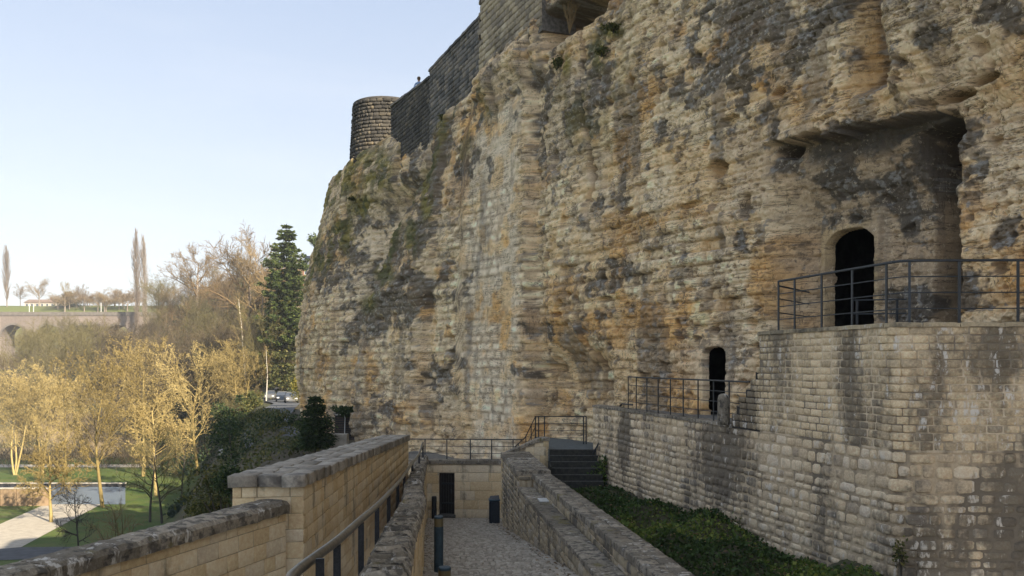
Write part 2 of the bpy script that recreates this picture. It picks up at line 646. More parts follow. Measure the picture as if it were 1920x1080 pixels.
class Path:
    """plan polyline with arc length; normal = to the right of travel times side"""

    def __init__(self, pts, side=1):
        self.p = [np.array(q[:2], float) for q in pts]
        self.d = [np.linalg.norm(self.p[i + 1] - self.p[i]) for i in range(len(pts) - 1)]
        self.s = np.r_[0, np.cumsum(self.d)]
        self.L = self.s[-1]
        self.side = side

    def at(self, s):
        i = int(np.clip(np.searchsorted(self.s, s) - 1, 0, len(self.d) - 1))
        t = (self.p[i + 1] - self.p[i]) / self.d[i]
        q = self.p[i] + t * (s - self.s[i])
        return q, Vector((t[0], t[1], 0)), Vector((t[1], -t[0], 0)) * self.side


def courses(path, s0, s1, zlo, zhi, ch, sw, seed, depth, joint=.02, proud=.012, ok=None, zbase=None, jitter=.3, irr=0.0):
    """coursed masonry blocks on a wall face; zlo/zhi: functions of s"""
    r = np.random.default_rng(seed)
    out = []
    zmin = min(zlo(s) for s in np.linspace(s0, s1, 12))
    zmax = max(zhi(s) for s in np.linspace(s0, s1, 12))
    z = zmin if zbase is None else zbase
    while z < zmax - .02:
        h = ch * (1 + (r.random() - .5) * jitter * 1.2)
        s = s0 - r.random() * sw * .6
        while s < s1:
            w = sw * (.55 + .9 * r.random())
            a, b = max(s, s0), min(s + w, s1)
            s += w
            if b - a < sw * .18:
                continue
            za = max(z, zlo(a), zlo(b))
            zb = min(z + h, zhi(a), zhi(b))
            if zb - za < min(.05, ch * .3) or (ok and not ok((a + b) / 2, (za + zb) / 2)):
                continue
            if irr:
                hh_ = zb - za
                za += irr * hh_ * r.random() ** 2 * .6
                zb -= irr * hh_ * r.random() ** 2 * .6
                a += irr * (b - a) * r.random() ** 2 * .5
            q, t, n = path.at((a + b) / 2)
            dd = depth * (1 + (r.random() - .5) * .5)
            bk = depth * .6
            p = Vector((q[0], q[1], (za + zb) / 2)) - n * bk
            jj = joint * (.6 + .8 * r.random())
            out.append((p, t * (b - a - jj), n * (bk + proud + (dd - depth) * .4), Vector((0, 0, zb - za - jj))))
        z += h
    return out


def ribbon_body(name, path, s0, s1, thick, zlo, zhi, mat, root, n=24, inset=.0):
    """the wall's core behind the facing stones: a closed strip of given thickness behind the path's face"""
    m = MB()
    ss = np.linspace(s0, s1, n)
    vv = []
    for s in ss:
        q, t, nn = path.at(float(s))
        f = Vector((q[0], q[1], 0)) - nn * inset
        b = Vector((q[0], q[1], 0)) - nn * thick
        zl, zh = zlo(float(s)), zhi(float(s))
        vv += [(f.x, f.y, zl), (f.x, f.y, zh), (b.x, b.y, zh), (b.x, b.y, zl)]
    fs = []
    for i in range(n - 1):
        for j in range(4):
            fs.append((4 * i + j, 4 * i + (j + 1) % 4, 4 * i + 4 + (j + 1) % 4, 4 * i + 4 + j))
    fs += [(0, 3, 2, 1), (4 * n - 4, 4 * n - 3, 4 * n - 2, 4 * n - 1)]
    m.add(vv, fs)
    return m.build(name, mat, root)


def const(v):
    return lambda s: v


def lin(s0, v0, s1, v1):
    return lambda s: v0 + (v1 - v0) * (s - s0) / (s1 - s0)


def coping_run(root, path, s0, s1, ztop, width, thick, overhang, key, piece, seed, nm='coping_stone', round_=.35, rough=.02, seg=7, frontside=True, shape='round'):
    """weathered coping pieces laid end to end along a wall: each one mesh part with its own uneven arrises"""
    r = np.random.default_rng(seed)
    s = s0
    while s < s1 - .05:
        w = piece * (.7 + .6 * r.random())
        e = min(s + w, s1)
        if s1 - e < piece * .3:
            e = s1
        if shape == 'round':
            prof = [(-.5, -1), (-.5, -.35), (-.40, -.08), (-.2, .0), (.05, .03), (.25, .0), (.41, -.1), (.5, -.4), (.5, -1)]
        else:
            prof = [(-.5, -1), (-.5, -.12), (-.47, -.02), (-.25, .0), (.0, .015), (.25, .0), (.47, -.02), (.5, -.12), (.5, -1)]
        n = len(prof)
        V = []
        tw = (r.random() - .5) * rough
        for i in range(seg + 1):
            u = s + .006 + (e - s - .012) * i / seg
            q, t, nn = path.at(u)
            zt = ztop(u)
            ends = .012 if i in (0, seg) else 0
            for (a, b) in prof:
                off = a * width + (width / 2 - overhang) * (1)   # a=-.5 -> outer/front side
                # front face of the wall at off=0 ; coping centre sits behind it
                d = -(off) if frontside else off
                k1, k2 = (r.random() - .5) * rough, (r.random() - .5) * rough
                x = Vector((q[0], q[1], 0)) + nn * (d + k1 * (1 if abs(a) > .3 else .3))
                V.append((x.x, x.y, zt + b * thick - ends + k2 * (1 if b > -.9 else .2) + tw * (i / seg - .5)))
        fs = []
        for i in range(seg):
            for j in range(n - 1):
                fs.append((i * n + j, i * n + j + 1, (i + 1) * n + j + 1, (i + 1) * n + j))
            fs.append((i * n + n - 1, i * n, (i + 1) * n, (i + 1) * n + n - 1))
        fs.append(tuple(range(n - 1, -1, -1)))
        fs.append(tuple(seg * n + j for j in range(n)))
        m = MB()
        m.add(V, fs)
        m.build(nm, M[key], root)
        s = e

# ------------------------------------------------------------------ the cliff
LX, LS = 15.62, -0.4275          # plan line of the cliff: X = LX + LS * Y
CN = np.array([-0.9195, -0.3931])
CT = np.array([-0.3931, 0.9195])


def line_t(px):
    return LX / ((px - 960.0) / F - LS)


RZ = np.array([-9, -.6, 3.1, 5.6, 8.1, 10., 12.4, 14., 30.])
RT = np.array([50.2, 50.2, 50.0, 49.0, 47.2, 45.4, 44.0, 43.4, 43.])
RO = np.array([3.3, 3.3, 3.0, 2.05, 1.2, .4, .0, -.5, -.6])
QZ = np.array([-9, -4, -.6, 3.1, 5.6, 8.1, 10.9, 12.4, 14, 16])
QT = np.array([44, 52, 58, 64, 70])
QO = np.array([
    [0, 0, 0, 0, 0, 0, .25, .15, -.5, -.6],
    [.8, .8, .8, .7, .6, .5, .6, .35, -.3, -.8],
    [3.2, 3.2, 3.2, 3.0, 2.5, 2.0, 2.0, 1.8, 1.4, -1.4],
    [3.6, 3.6, 4.0, 3.9, 3.6, 3.0, 2.2, 1.8, 1.4, .5],
    [3.6, 3.6, 4.0, 3.9, 3.6, 3.0, 2.2, 1.8, 1.4, .5]])


def rear_off(t, z):
    rows = np.stack([np.interp(z, QZ, q) for q in QO], 0)
    i = np.clip(np.searchsorted(QT, t) - 1, 0, len(QT) - 2)
    f = np.clip((t - QT[i]) / (QT[i + 1] - QT[i]), 0, 1)
    a = np.take_along_axis(rows, i[None], 0)[0]
    b = np.take_along_axis(rows, (i + 1)[None], 0)[0]
    return a * (1 - f) + b * f


def base_off(t, z):
    wob = (fbm(z * .5, t * 0 + 3.1, 3, 77) - .5) * 1.8
    tr = np.interp(z, RZ, RT) + wob
    ro = np.interp(z, RZ, RO)
    f = np.clip((t - 36) / (tr - 36), 0, 1)
    front = ro * f ** 1.6
    front = front + .55 * sst(34.35, 34.55, t) * sst(13.4, 12.6, z) - .0 * z
    front = front - .9 * sst(35, 33, t) * sst(28.5, 30.5, t) * sst(1.2, -.6, z)
    k = sst(tr, tr + .55, t)
    gully = -1.3 * sst(tr - .5, tr + .5, t) * sst(58, 51, t) * sst(11.3, 9.2, z) * sst(-1.5, 2.0, z)
    return front * (1 - k) + rear_off(t, z) * k + gully, tr


def make_cliff():
    px_f = np.concatenate([np.linspace(2700, 1995, 110), np.linspace(1990, 1500, 330), np.linspace(1499, 850, 440)])
    t = np.concatenate([np.linspace(-45, 10.0, 26), line_t(px_f), np.linspace(44.08, 51.5, 150), np.linspace(51.55, 66.0, 190)])
    arc = np.linspace(0, 1, 34)[1:]
    nt_, na = len(t), len(arc)
    tt = np.concatenate([t, np.full(na, 66.0) + arc * 3])
    nr = 500
    zlow = np.interp(tt, [14, 20.2, 21.6, 27, 31, 50, 66], [.2, .2, -1.9, -2.2, -4.6, -6.0, -7.0])
    ztop = np.interp(tt, [-45, 30.5, 39.3, 40.2, 54, 57, 66, 70], [26, 26, 24, 14.6, 14.6, 14.3, 14.2, 14.0])
    zvis = np.minimum(ztop, np.maximum(.436 * tt + .4, 7.0))
    v = np.linspace(0, 1, nr)
    Z = zlow[:, None] + (zvis - zlow)[:, None] * v[None, :]
    nx = 10
    ex = zvis[:, None] + (ztop - zvis)[:, None] * np.linspace(0, 1, nx + 1)[None, 1:]
    Z = np.concatenate([np.full((len(tt), 1), -9.5), Z, ex], 1)
    T = np.repeat(tt[:, None], Z.shape[1], 1)
    O, TR = base_off(T, Z)
    far = np.clip((T - 16) / 40, 0, 1)
    S = T * 1.0876
    # ---------------- broad relief
    rearw = (T > TR).astype(float)
    big = (fbm(S * .22, Z * .3, 3, 1) - .5) * 1.1 + (fbm(S * .6, Z * .9, 3, 2) - .5) * .20
    ridge = 1 - np.abs(2 * fbm(S * .35 + .4 * Z, Z * .22, 3, 5) - 1)
    O = O + big * .46 + (ridge - .75) * .16
    # ---------------- ribs and fissures: big upright faces set at slightly different angles
    xs = S * .30 + .55 * (fbm(Z * .16, S * .05, 3, 11) - .5) + .16 * (fbm(Z * .9, S * .3, 3, 12) - .5)
    ix = np.floor(xs)
    fx = xs - ix
    hz0 = np.zeros(T.shape)
    o0, s0 = (h2(ix, hz0, 13) - .5), (h2(ix, hz0, 14) - .5)
    o1 = (h2(ix + 1, hz0, 13) - .5)
    s1 = (h2(ix + 1, hz0, 14) - .5)
    face = o0 * .8 + (fx - .5) * s0 * 1.1
    nxt = o1 * .8 - .5 * s1 * 1.1
    kb = sst(.93, 1.0, fx)
    ribs = face * (1 - kb) + nxt * kb
    ribw = .85 * sst(26.5, 31, T) * (1 - .5 * sst(50, 54, T))
    O = O + .62 * ribs * ribw
    fis = sst(.055, .0, np.abs(fx - .965)) * (h2(ix, hz0, 15) > .35) * sst(.40, .52, fbm(Z * .25, ix * 3.3, 2, 16))
    O = O - .45 * fis * ribw
    # ---------------- bedding ledges
    wz = Z + .35 * (fbm(S * .12, Z * .1, 3, 21) - .5) * 2 + .04 * S * 0
    H = .31 + .13 * far
    kz = wz / H + 0.22 * (fbm(S * .5, Z * .5, 2, 23) - .5)
    k = np.floor(kz)
    fz = kz - k
    wk = .30 + .34 * h2(k, k * 0 + 3, 31)
    us = S / (wk * (1 + .6 * far)) + 7.1 * h2(k, k * 0, 33) + .35 * (fbm(S * 1.3, Z * 1.3, 2, 35) - .5)
    j = np.floor(us)
    fu = us - j
    rb = h2(k, j, 41)
    ru = h2(k, j, 43)
    eu = np.minimum(fu, 1 - fu) * wk * (1 + .6 * far)
    ez = np.minimum(fz, 1 - fz) * H
    gw = .028 + .06 * far
    lump = sst(0, gw * 2.2, eu) * sst(0, gw * 2.2, ez)
    ma = fbm(S * .3, Z * .35, 3, 51)
    n_z = fbm(S * .3, Z * .3, 3, 52)
    alc0 = sst(5.6, 4.8, Z) * sst(22.0, 21.0, T)
    zone = (1 - alc0) * np.maximum(sst(5.5, 3.0, Z + 2.5 * (n_z - .5)) * sst(21.5, 24.5, T), np.maximum(.75 * sst(34.5, 36, T), .35 * sst(24, 28, T)))
    mask = np.clip(.10 + .95 * zone * sst(.30, .50, ma) + .22 * sst(.5, .6, ma), 0, 1)
    mask = np.maximum(mask, .8 * rearw * sst(9, 6, Z))
    led = vnoise(S * .22 + 40 * h2(k, k * 0 + 1, 3), k * 7.0, 53) - .5
    tilt = (fu - .5) * (ru - .5) * .14 + (fz - .5) * (h2(k, j, 45) - .5) * .14
    O = O + led * .09 + mask * ((rb - .5) * .11 + tilt * .7 - .06 * (1 - lump)) - .13 * mask * (rb < .06) - .045 * (1 - mask) * (1 - sst(0, gw * 2, ez))
    # lower weathered lip of each bed
    # ---------------- hollows and holes
    d1, r1 = cells(S * 1.5, Z * 1.9, 61)
    hol = sst(.34, .08, d1) * (r1 < .08 + .1 * sst(.45, .6, fbm(S * .15, Z * .2, 2, 63)))
    O = O - .28 * hol
    d2, r2 = cells(S * 4.2, Z * 4.8, 65)
    pit = sst(.36, .12, d2) * (r2 < .30)
    d5, r5 = cells(S * 8.5, Z * 9.5, 66)
    pit2 = sst(.40, .15, d5) * (r5 < .35) * sst(.42, .58, fbm(S * .6, Z * .7, 3, 68))
    O = O - .085 * pit * (1 - .4 * far) - .05 * pit2 * (1 - far)
    rg = 1 - np.abs(2 * fbm(S * 2.6, Z * 2.6, 4, 75, .6) - 1)
    O = O + (fbm(S * 3.0, Z * 3.2, 4, 71, .6) - .5) * .055 - .045 * sst(.84, 1.0, rg) + (fbm(S * 11, Z * 12, 3, 73, .65) - .5) * .058
    # broken rock: facetted scabs
    wx, wy = 1.2 * fbm(S * 1.1, Z * 1.1, 3, 3), 1.2 * fbm(S * 1.1 + 9, Z * 1.1, 3, 4)
    d3, r3 = cells(S * 1.25 + wx, Z * 1.5 + wy, 67)
    d4, r4 = cells(S * 3.1 + 2 * wx, Z * 3.6 + 2 * wy, 69)
    fr_ = np.clip(1.1 - mask, 0, 1)
    O = O + ((r3 - .5) * .07 + (r4 - .5) * .045 - .04 * d3) * (.25 + .75 * fr_)
    # the smooth built strip (a patched buttress)
    strip = sst(34.6, 35.2, T) * sst(40.5, 38, T + 3.0 * (fbm(Z * .4, T * .3, 3, 81) - .5)) * sst(12, 10, Z)
    O_s, _ = base_off(T, Z)
    O = O * (1 - .78 * strip) + .78 * strip * (O_s + .12 * (fbm(S * 2, Z * 2.4, 3, 83) - .5))
    # vertical weathered flutes below the top wall
    fl = (T > TR) * sst(5.5, 8.5, Z) * sst(12.6, 11.2, Z) * sst(56, 50, T)
    O = O + fl * (fbm(S * 1.7, Z * .12, 3, 85) - .5) * 1.3
    O = O + .45 * sst(39.6, 38.8, T) * sst(33.2, 33.8, T) * sst(11.0, 12.2, Z + 1.2 * (fbm(S * 1.5, Z * .2, 3, 87) - .5)) * sst(13.9, 13.4, Z)
    # ---------------- named features near the caves
    # alcove round the upper cave door
    rg_ = .22 * (h2(np.floor(S * 1.3 + .6 * fbm(S, Z, 2, 94)), Z * 0, 95) - .5) + .14 * (fbm(S * 3, Z * 0 + 2, 3, 96) - .5)
    az = sst(4.96 + .11 * (T - 17) + rg_, 4.86 + .11 * (T - 17) + rg_, Z) * sst(-.9, .2, Z)
    adep = 1.0 * sst(21.9, 20.9, T) * sst(16.35, 16.75, T + .35 * (fbm(Z * 1.3, Z * 0 + 4, 4, 97) - .5))
    lean = .45 + .55 * sst(4.9, 3.2, Z)
    O = O * (1 - .4 * az * (adep > .05)) - adep * az * lean
    crev = sst(16.45, 16.62, T) * sst(17.75, 17.35, T) * sst(4.85, 4.7, Z)
    O = O - 2.2 * crev
    # brow over the alcove
    O = O + .30 * sst(4.90 + .11 * (T - 17) + rg_, 4.98 + .11 * (T - 17) + rg_, Z) * sst(6.0 + rg_, 5.6 + rg_, Z) * sst(21.5, 20.3, T) * sst(16.8, 17.6, T)
    # great bulge to the right of it, undercut
    bz = 5.0 - .18 * np.abs(T - 16.3) + .35 * (fbm(S * 1.2, Z * 0 + 1, 3, 91) - .5)
    bul = sst(17.75 + .12 * (Z - 5), 17.1 + .12 * (Z - 5), T) * sst(bz - .2, bz + 1.5, Z) ** .7
    O = O + .8 * bul
    O = O - .8 * sst(17.6, 18.1, T + .0 * Z) * sst(19.3, 18.4, T) * sst(5.6, 6.4, Z) * sst(9.5, 7.8, Z)
    smooth_och = sst(17.6, 18.0, T) * sst(19.4, 18.7, T) * sst(5.4, 6.2, Z) * sst(9.6, 8.6, Z)

    def ell(px, py, rx, ry, dep, O, tcorr=0.0, soft=.55):
        t0 = line_t(px) + tcorr
        z0 = (HZ - py) / F * t0
        a = rx / F * t0 * 1.45
        b = ry / F * t0
        q = np.sqrt(((T - t0) / a) ** 2 + ((Z - z0) / b) ** 2) + .5 * (fbm(S * 2.2, Z * 2.2, 3, int(px)) - .5)
        return O - dep * sst(1.05, soft, q)

    for f_ in [(1805, 182, 26, 12, .7), (1868, 152, 24, 11, .7), (1462, 283, 20, 14, .6), (1338, 318, 20, 18, .45), (1395, 385, 12, 26, .3),
               (1362, 226, 20, 10, .25), (1175, 395, 16, 7, .25), (1015, 690, 22, 10, .4), (1290, 385, 26, 7, .25), (1490, 520, 12, 9, .3),
               (910, 332, 5, 6, .3), (1045, 590, 14, 6, .3), (1230, 640, 16, 5, .3), (1130, 560, 18, 5, .25), (795, 600, 10, 6, .4), (1040, 300, 10, 22, .5)]:
        O = ell(*f_, O)
    # little square socket
    t0 = line_t(1862); z0 = (HZ - 265) / F * t0
    O = O - .25 * ((np.abs(T - t0) < .13) & (np.abs(Z - z0) < .11))
    # recess under the bastion
    O = O - 3.6 * sst(33.4, 33.0, T) * sst(29.0, 30.2, T) * sst(12.0, 12.5, Z) * sst(13.6, 13.15, Z)
    # ---------------- cave mouths: jambs in the rock, then an opening
    open_ = np.zeros_like(T, bool)

    def mouth(px0, px1, py0, py1, tc, arch, O, open_, jamb=.5, surround=.0):
        ta, tb = line_t(px1) + tc, line_t(px0) + tc
        tm, hw = (ta + tb) / 2, (tb - ta) / 2
        zt, zb = (HZ - py0) / F * tm * MS[0], (HZ - py1) / F * tm * MS[0]
        u = (T - tm) / hw
        zz = zt - arch * np.abs(u) ** 3
        edge = .03 * (fbm(S * 3, Z * 3, 3, 7) - .5)
        ins = (np.abs(u) < 1 + edge * 2) & (Z < zz + edge) & (Z > zb)
        near = sst(1.001 + surround / hw, 1.0 + surround / hw * .6, np.maximum(np.abs(u), (Z - zt) / (hw) + 1)) * (Z > zb - .3) * (Z < zt + surround * 1.2)
        if surround > 0:
            O = np.where(near > 0, O * (1 - .7 * near) + .7 * near * MS[1], O)
        else:
            near = near * 0
        O = np.where(ins, O - jamb, O)
        return O, open_ | ins, near

    MS[0], MS[1] = 1.02, -.95
    O, open_, near1 = mouth(1541, 1638, 428, 650, .87, .30, O, open_, .30, .20)
    MS[0], MS[1] = 1.0, .0
    O, open_, near2 = mouth(1326, 1366, 650, 790, .15, .15, O, open_, .2, .35)
    # ---------------- points
    PX = LX + LS * T + CN[0] * O
    PY = T + CN[1] * O
    # turn the far end round the corner
    R0 = 3.2
    cxy = np.array([LX + LS * 66.0, 66.0])
    for a_i in range(na):
        col = nt_ + a_i
        ang = arc[a_i] * math.radians(118)
        # normal turns from CN towards the back of the spur
        ca, sa = math.cos(-ang), math.sin(-ang)
        nn = np.array([CN[0] * ca - CN[1] * sa, CN[0] * sa + CN[1] * ca])
        rad = O[col] + R0
        cc = cxy - CN * R0
        PX[col] = cc[0] + nn[0] * rad
        PY[col] = cc[1] + nn[1] * rad
    # plateau behind the brow
    bx, by, bz_ = [], [], []
    for d in (1.2, 5.0, 14.0, 40.0, 41.0):
        bx.append(np.where(tt > 66, LX + LS * 66 - CN[0] * d, PX[:, -1] - CN[0] * d))
        by.append(np.where(tt > 66, 66.0 + 2 + (tt - 66) * .5 - CN[1] * d * .2, PY[:, -1] - CN[1] * d))
        bz_.append(Z[:, -1] + (.1 if d < 2 else .0) if d < 40.5 else Z[:, -1] * 0 - 12.0)
    PX = np.concatenate([PX, np.stack(bx, 1)], 1)
    PY = np.concatenate([PY, np.stack(by, 1)], 1)
    ZZ = np.concatenate([Z, np.stack(bz_, 1)], 1)
    nu, nv = PX.shape
    V = np.stack([PX, PY, ZZ], 2).reshape(-1, 3)
    a, b = np.meshgrid(np.arange(nu - 1), np.arange(nv - 1), indexing='ij')
    q = np.stack([a * nv + b, (a + 1) * nv + b, (a + 1) * nv + b + 1, a * nv + b + 1], -1).reshape(-1, 4)[:, ::-1]
    om = np.zeros((nu, nv), bool)
    om[:, :open_.shape[1]] = open_
    qm = om[:-1, :-1] & om[1:, :-1] & om[1:, 1:] & om[:-1, 1:]
    q = q[~qm.reshape(-1)]
    # ---------------- rock colour (with some shade painted in)
    def lerp(c, d, f):
        return c * (1 - f[..., None]) + np.array(d) * f[..., None]

    n1 = fbm(S * .25, Z * .33, 4, 101)
    n2 = fbm(S * 1.1, Z * 1.4, 4, 103)
    n3 = fbm(S * 4, Z * 4.5, 3, 105)
    c = np.zeros(T.shape + (3,)) + np.array((.78, .55, .31))
    c = lerp(c, (.86, .665, .425), sst(.43, .57, n2 * .6 + n1 * .4 + (ru - .5) * .10 * mask))
    c = lerp(c, (.65, .36, .125), .8 * sst(.57, .71, fbm(S * .55, Z * .7, 4, 107) + (rb - .5) * .10 * mask))
    c = lerp(c, (.58, .46, .33), .5 * sst(.52, .64, fbm(S * .4, Z * .6, 4, 109) + (rb - .5) * .12 * mask))
    c = lerp(c, (.80, .67, .50), .8 * strip * sst(.35, .55, n2))
    c = lerp(c, (.75, .60, .42), .8 * sst(TR, TR + 1, T) * sst(60, 55, T) * sst(2.0, 5.0, Z) * sst(12, 10.5, Z))
    c = lerp(c, (.56, .34, .14), .75 * smooth_och)
    c = lerp(c, (.70, .55, .36), .6 * bul)
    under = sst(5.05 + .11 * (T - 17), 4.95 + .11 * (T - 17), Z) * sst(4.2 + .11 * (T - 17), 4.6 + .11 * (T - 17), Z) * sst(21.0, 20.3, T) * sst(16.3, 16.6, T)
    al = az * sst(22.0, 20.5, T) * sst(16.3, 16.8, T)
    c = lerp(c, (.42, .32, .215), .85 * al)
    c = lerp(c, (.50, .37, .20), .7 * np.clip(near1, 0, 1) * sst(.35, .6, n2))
    # black crust and lichen in ragged patches, and painted shade in recesses
    Y_ = T + CN[1] * O
    pxx = 960 + F * (LX + LS * T + CN[0] * O) / np.maximum(Y_, .5)
    pyy = HZ - F * Z / np.maximum(Y_, .5)
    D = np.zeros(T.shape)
    for (x, y, rx, ry, rot, s_) in [(1065, 22, 60, 26, 0, 1.2), (832, 290, 26, 60, 18, 1), (803, 375, 26, 60, 22, 1), (772, 450, 30, 50, 25, 1), (738, 520, 40, 50, 30, 1), (700, 585, 50, 40, 0, 1), (760, 330, 60, 30, 0, .55), (770, 560, 90, 40, -20, 1), (700, 610, 60, 30, -30, .9), (640, 470, 45, 70, 15, .95), (600, 520, 25, 40, 0, .8), (860, 280, 55, 70, 0, .55), (900, 215, 60, 45, -30, .5),  # first ellipse: shade of the bastion recess painted dark
                                (1110, 170, 40, 110, 18, .8), (1330, 120, 80, 60, -20, .9), (1440, 45, 110, 70, 0, 1.), (1540, 40, 70, 40, -20, .7), (1250, 240, 25, 30, 0, .8),
                                (1320, 30, 60, 40, 0, .7), (1420, 170, 60, 60, 0, .5), (1620, 250, 180, 38, -6, 1.), (1490, 320, 40, 50, 0, .6), (1690, 320, 110, 90, 0, .9), (1560, 340, 80, 60, 0, .7), (1600, 290, 150, 40, 0, .9), (1720, 560, 60, 70, 0, .7),
                                (1740, 450, 60, 130, 0, .75), (1600, 410, 40, 14, 0, .8), (1210, 330, 50, 16, -20, .45), (1060, 610, 60, 26, 0, .5), (1130, 520, 120, 22, -12, .4), (1010, 690, 40, 14, 0, .6),
                                (1160, 390, 60, 25, -15, .45), (830, 700, 60, 40, 0, .5), (1740, 60, 30, 40, 0, .6), (1880, 30, 40, 30, 0, .6), (1890, 470, 24, 60, 0, .5), (1830, 560, 30, 50, 0, .45), (1790, 300, 16, 120, 0, .7),
                                (1020, 180, 18, 120, 0, .6), (720, 770, 40, 30, 0, .45), (1380, 250, 50, 20, 0, .5), (1290, 300, 40, 20, 0, .4), (1400, 440, 18, 40, 0, .4), (1345, 690, 20, 40, 0, .3),  # first ellipse: shaded side of the buttress painted dark
                                (1570, 110, 60, 40, 10, .35), (840, 250, 40, 80, 0, .6), (780, 290, 60, 60, 0, .35), (700, 400, 50, 40, 0, .6), (1480, 590, 50, 30, 0, .3)]:
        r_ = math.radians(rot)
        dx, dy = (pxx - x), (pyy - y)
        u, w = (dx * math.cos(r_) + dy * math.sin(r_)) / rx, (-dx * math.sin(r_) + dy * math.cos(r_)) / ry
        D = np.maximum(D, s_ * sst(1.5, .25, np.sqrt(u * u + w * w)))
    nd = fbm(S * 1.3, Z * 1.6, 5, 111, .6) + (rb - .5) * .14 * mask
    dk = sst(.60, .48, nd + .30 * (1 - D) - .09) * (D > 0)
    sp = .8 * sst(.64, .69, fbm(S * 2.0, Z * 2.3, 5, 113, .66) + (rb - .5) * .16 * mask + (r3 - .5) * .08 * fr_ + .05 * sst(.5, .6, n1)) * .85 * (1 - .5 * strip)
    strk = sst(.55, .68, fbm(S * 1.1, Z * .13, 4, 115)) * .6 * sst(.42, .55, fbm(S * .3, Z * .3, 3, 120))
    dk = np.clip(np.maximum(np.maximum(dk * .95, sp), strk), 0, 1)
    rd = sst(3.2, 1.0, TR - T) * (T < TR + .25) * sst(1.5, 3.5, Z) * sst(13, 12, Z)
    dk = np.maximum(dk, .95 * rd * sst(.68, .52, fbm(S * 1.2, Z * 1.3, 4, 112)))
    dk = np.maximum(dk, under * sst(.62, .50, fbm(S * 1.6, Z * 1.6, 4, 114)))  # shade under the alcove roof painted dark
    bb = sst(.50, .60, fbm(S * .22, Z * .3, 3, 116)) * (h2(k, j, 47) > .80) * mask * lump
    dk = np.maximum(dk, .65 * bb)
    sp2 = sst(.60, .66, fbm(S * 5.5, Z * 6.2, 4, 118, .6)) * (.35 + .65 * sst(.42, .58, n1))
    c = lerp(c, (.30, .24, .17), .30 * sp2 * (1 - .4 * strip))
    c = lerp(c, (.22, .165, .11), .6 * (1 - lump) * mask * sst(.35, .55, n2))
    dk = np.maximum(dk, .7 * fis * ribw)
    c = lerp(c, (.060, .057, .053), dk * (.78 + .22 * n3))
    # pale grey lichen on the black
    c = lerp(c, (.34, .33, .31), .6 * sst(.60, .68, fbm(S * 6, Z * 7, 3, 117)) * sst(.3, .7, dk) * (1 - under))
    # moss on the ledges and along the ridge
    mo = sst(1.3, .2, np.abs(T - TR + .5)) * sst(2.5, 4, Z) * sst(13.5, 12.5, Z) * sst(.40, .56, fbm(S * 1.2, Z * 1.2, 4, 119))
    mo2 = sst(53.5, 57, T) * sst(10.6, 11.8, Z) * sst(.36, .5, fbm(S * .8, Z * .8, 4, 121))
    mo3 = sst(61.5, 64.5, T) * sst(4.5, 6.5, Z) * sst(12, 9, Z) * sst(.45, .55, fbm(S * .9, Z * .9, 4, 123))
    mo4 = .5 * sst(.62, .70, fbm(S * .5, Z * .6, 5, 125, .6)) * sst(24, 30, T) * sst(6, 9, Z)
    mo5 = np.zeros(T.shape)
    for (x, y, rx, ry) in [(705, 320, 45, 60), (680, 385, 45, 30), (640, 440, 30, 50), (800, 375, 12, 60), (830, 225, 16, 24), (770, 445, 16, 45), (720, 515, 22, 28), (690, 570, 18, 20), (605, 480, 22, 40), (1120, 100, 22, 40), (1060, 120, 14, 30), (1150, 60, 30, 14)]:
        mo5 = np.maximum(mo5, sst(1.3, .3, np.sqrt(((pxx - x) / rx) ** 2 + ((pyy - y) / ry) ** 2)))
    mo5 = mo5 * sst(.42, .54, fbm(S * 1.6, Z * 1.6, 4, 131) + .1 * mo5)
    mos = np.clip(np.maximum(np.maximum(np.maximum(mo, mo5), mo2), np.maximum(mo3, mo4)), 0, 1)
    gcol = np.where((fbm(S * 2, Z * 2, 3, 127) > .52)[..., None], np.array((.20, .17, .035)), np.array((.085, .092, .028)))
    c = c * (1 - .85 * mos[..., None]) + gcol * .85 * mos[..., None]
    c = c * (.84 + .36 * n3[..., None]) * (.86 + .28 * rb[..., None] * mask[..., None] + .02)
    c = lerp(c, (.20, .165, .12), .35 * pit)
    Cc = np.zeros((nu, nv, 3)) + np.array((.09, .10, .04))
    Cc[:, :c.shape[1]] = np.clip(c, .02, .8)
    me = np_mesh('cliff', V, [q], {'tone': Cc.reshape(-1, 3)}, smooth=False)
    k_ = NT('cliff_rock')
    cc = k_.attr('tone')
    nf = k_.noise(9, 5, .7)
    cc = k_.mix(.36, cc, k_.ramp(nf, [(.28, (.38, .38, .38)), (.5, (.57, .57, .57)), (.74, (.80, .80, .80))]), 'OVERLAY')
    nf2 = k_.noise(34, 4, .7)
    cc = k_.mix(.4, cc, k_.ramp(nf2, [(.3, (.3, .3, .3)), (.5, (.5, .5, .5)), (.72, (.72, .72, .72))]), 'OVERLAY')
    # crisp small marks: painted shadows of pits and hairline bedding cracks, scabs of crust
    pit_n = k_.noise(13, 5, .65)
    cc = k_.mix(k_.math('MULTIPLY', k_.step(pit_n, .61, .65), .46), cc, (.16, .125, .085))
    bed = k_.noise(1.9, 5, .62, sc=(.45, .45, 3.2))
    ln = k_.math('ABSOLUTE', k_.math('SUBTRACT', bed, .5))
    cr = k_.math('MULTIPLY', k_.step(ln, .018, .004), k_.step(k_.noise(.8, 3, .5), .44, .54))
    bed2 = k_.noise(1.15, 6, .66, sc=(.35, .35, 6.0))
    ln2 = k_.math('ABSOLUTE', k_.math('SUBTRACT', bed2, .47))
    cr = k_.math('MAXIMUM', cr, k_.math('MULTIPLY', k_.step(ln2, .022, .006), k_.step(k_.noise(1.1, 3, .5), .47, .55)))
    vcr = k_.noise(1.3, 5, .6, sc=(1.6, 1.6, .35))
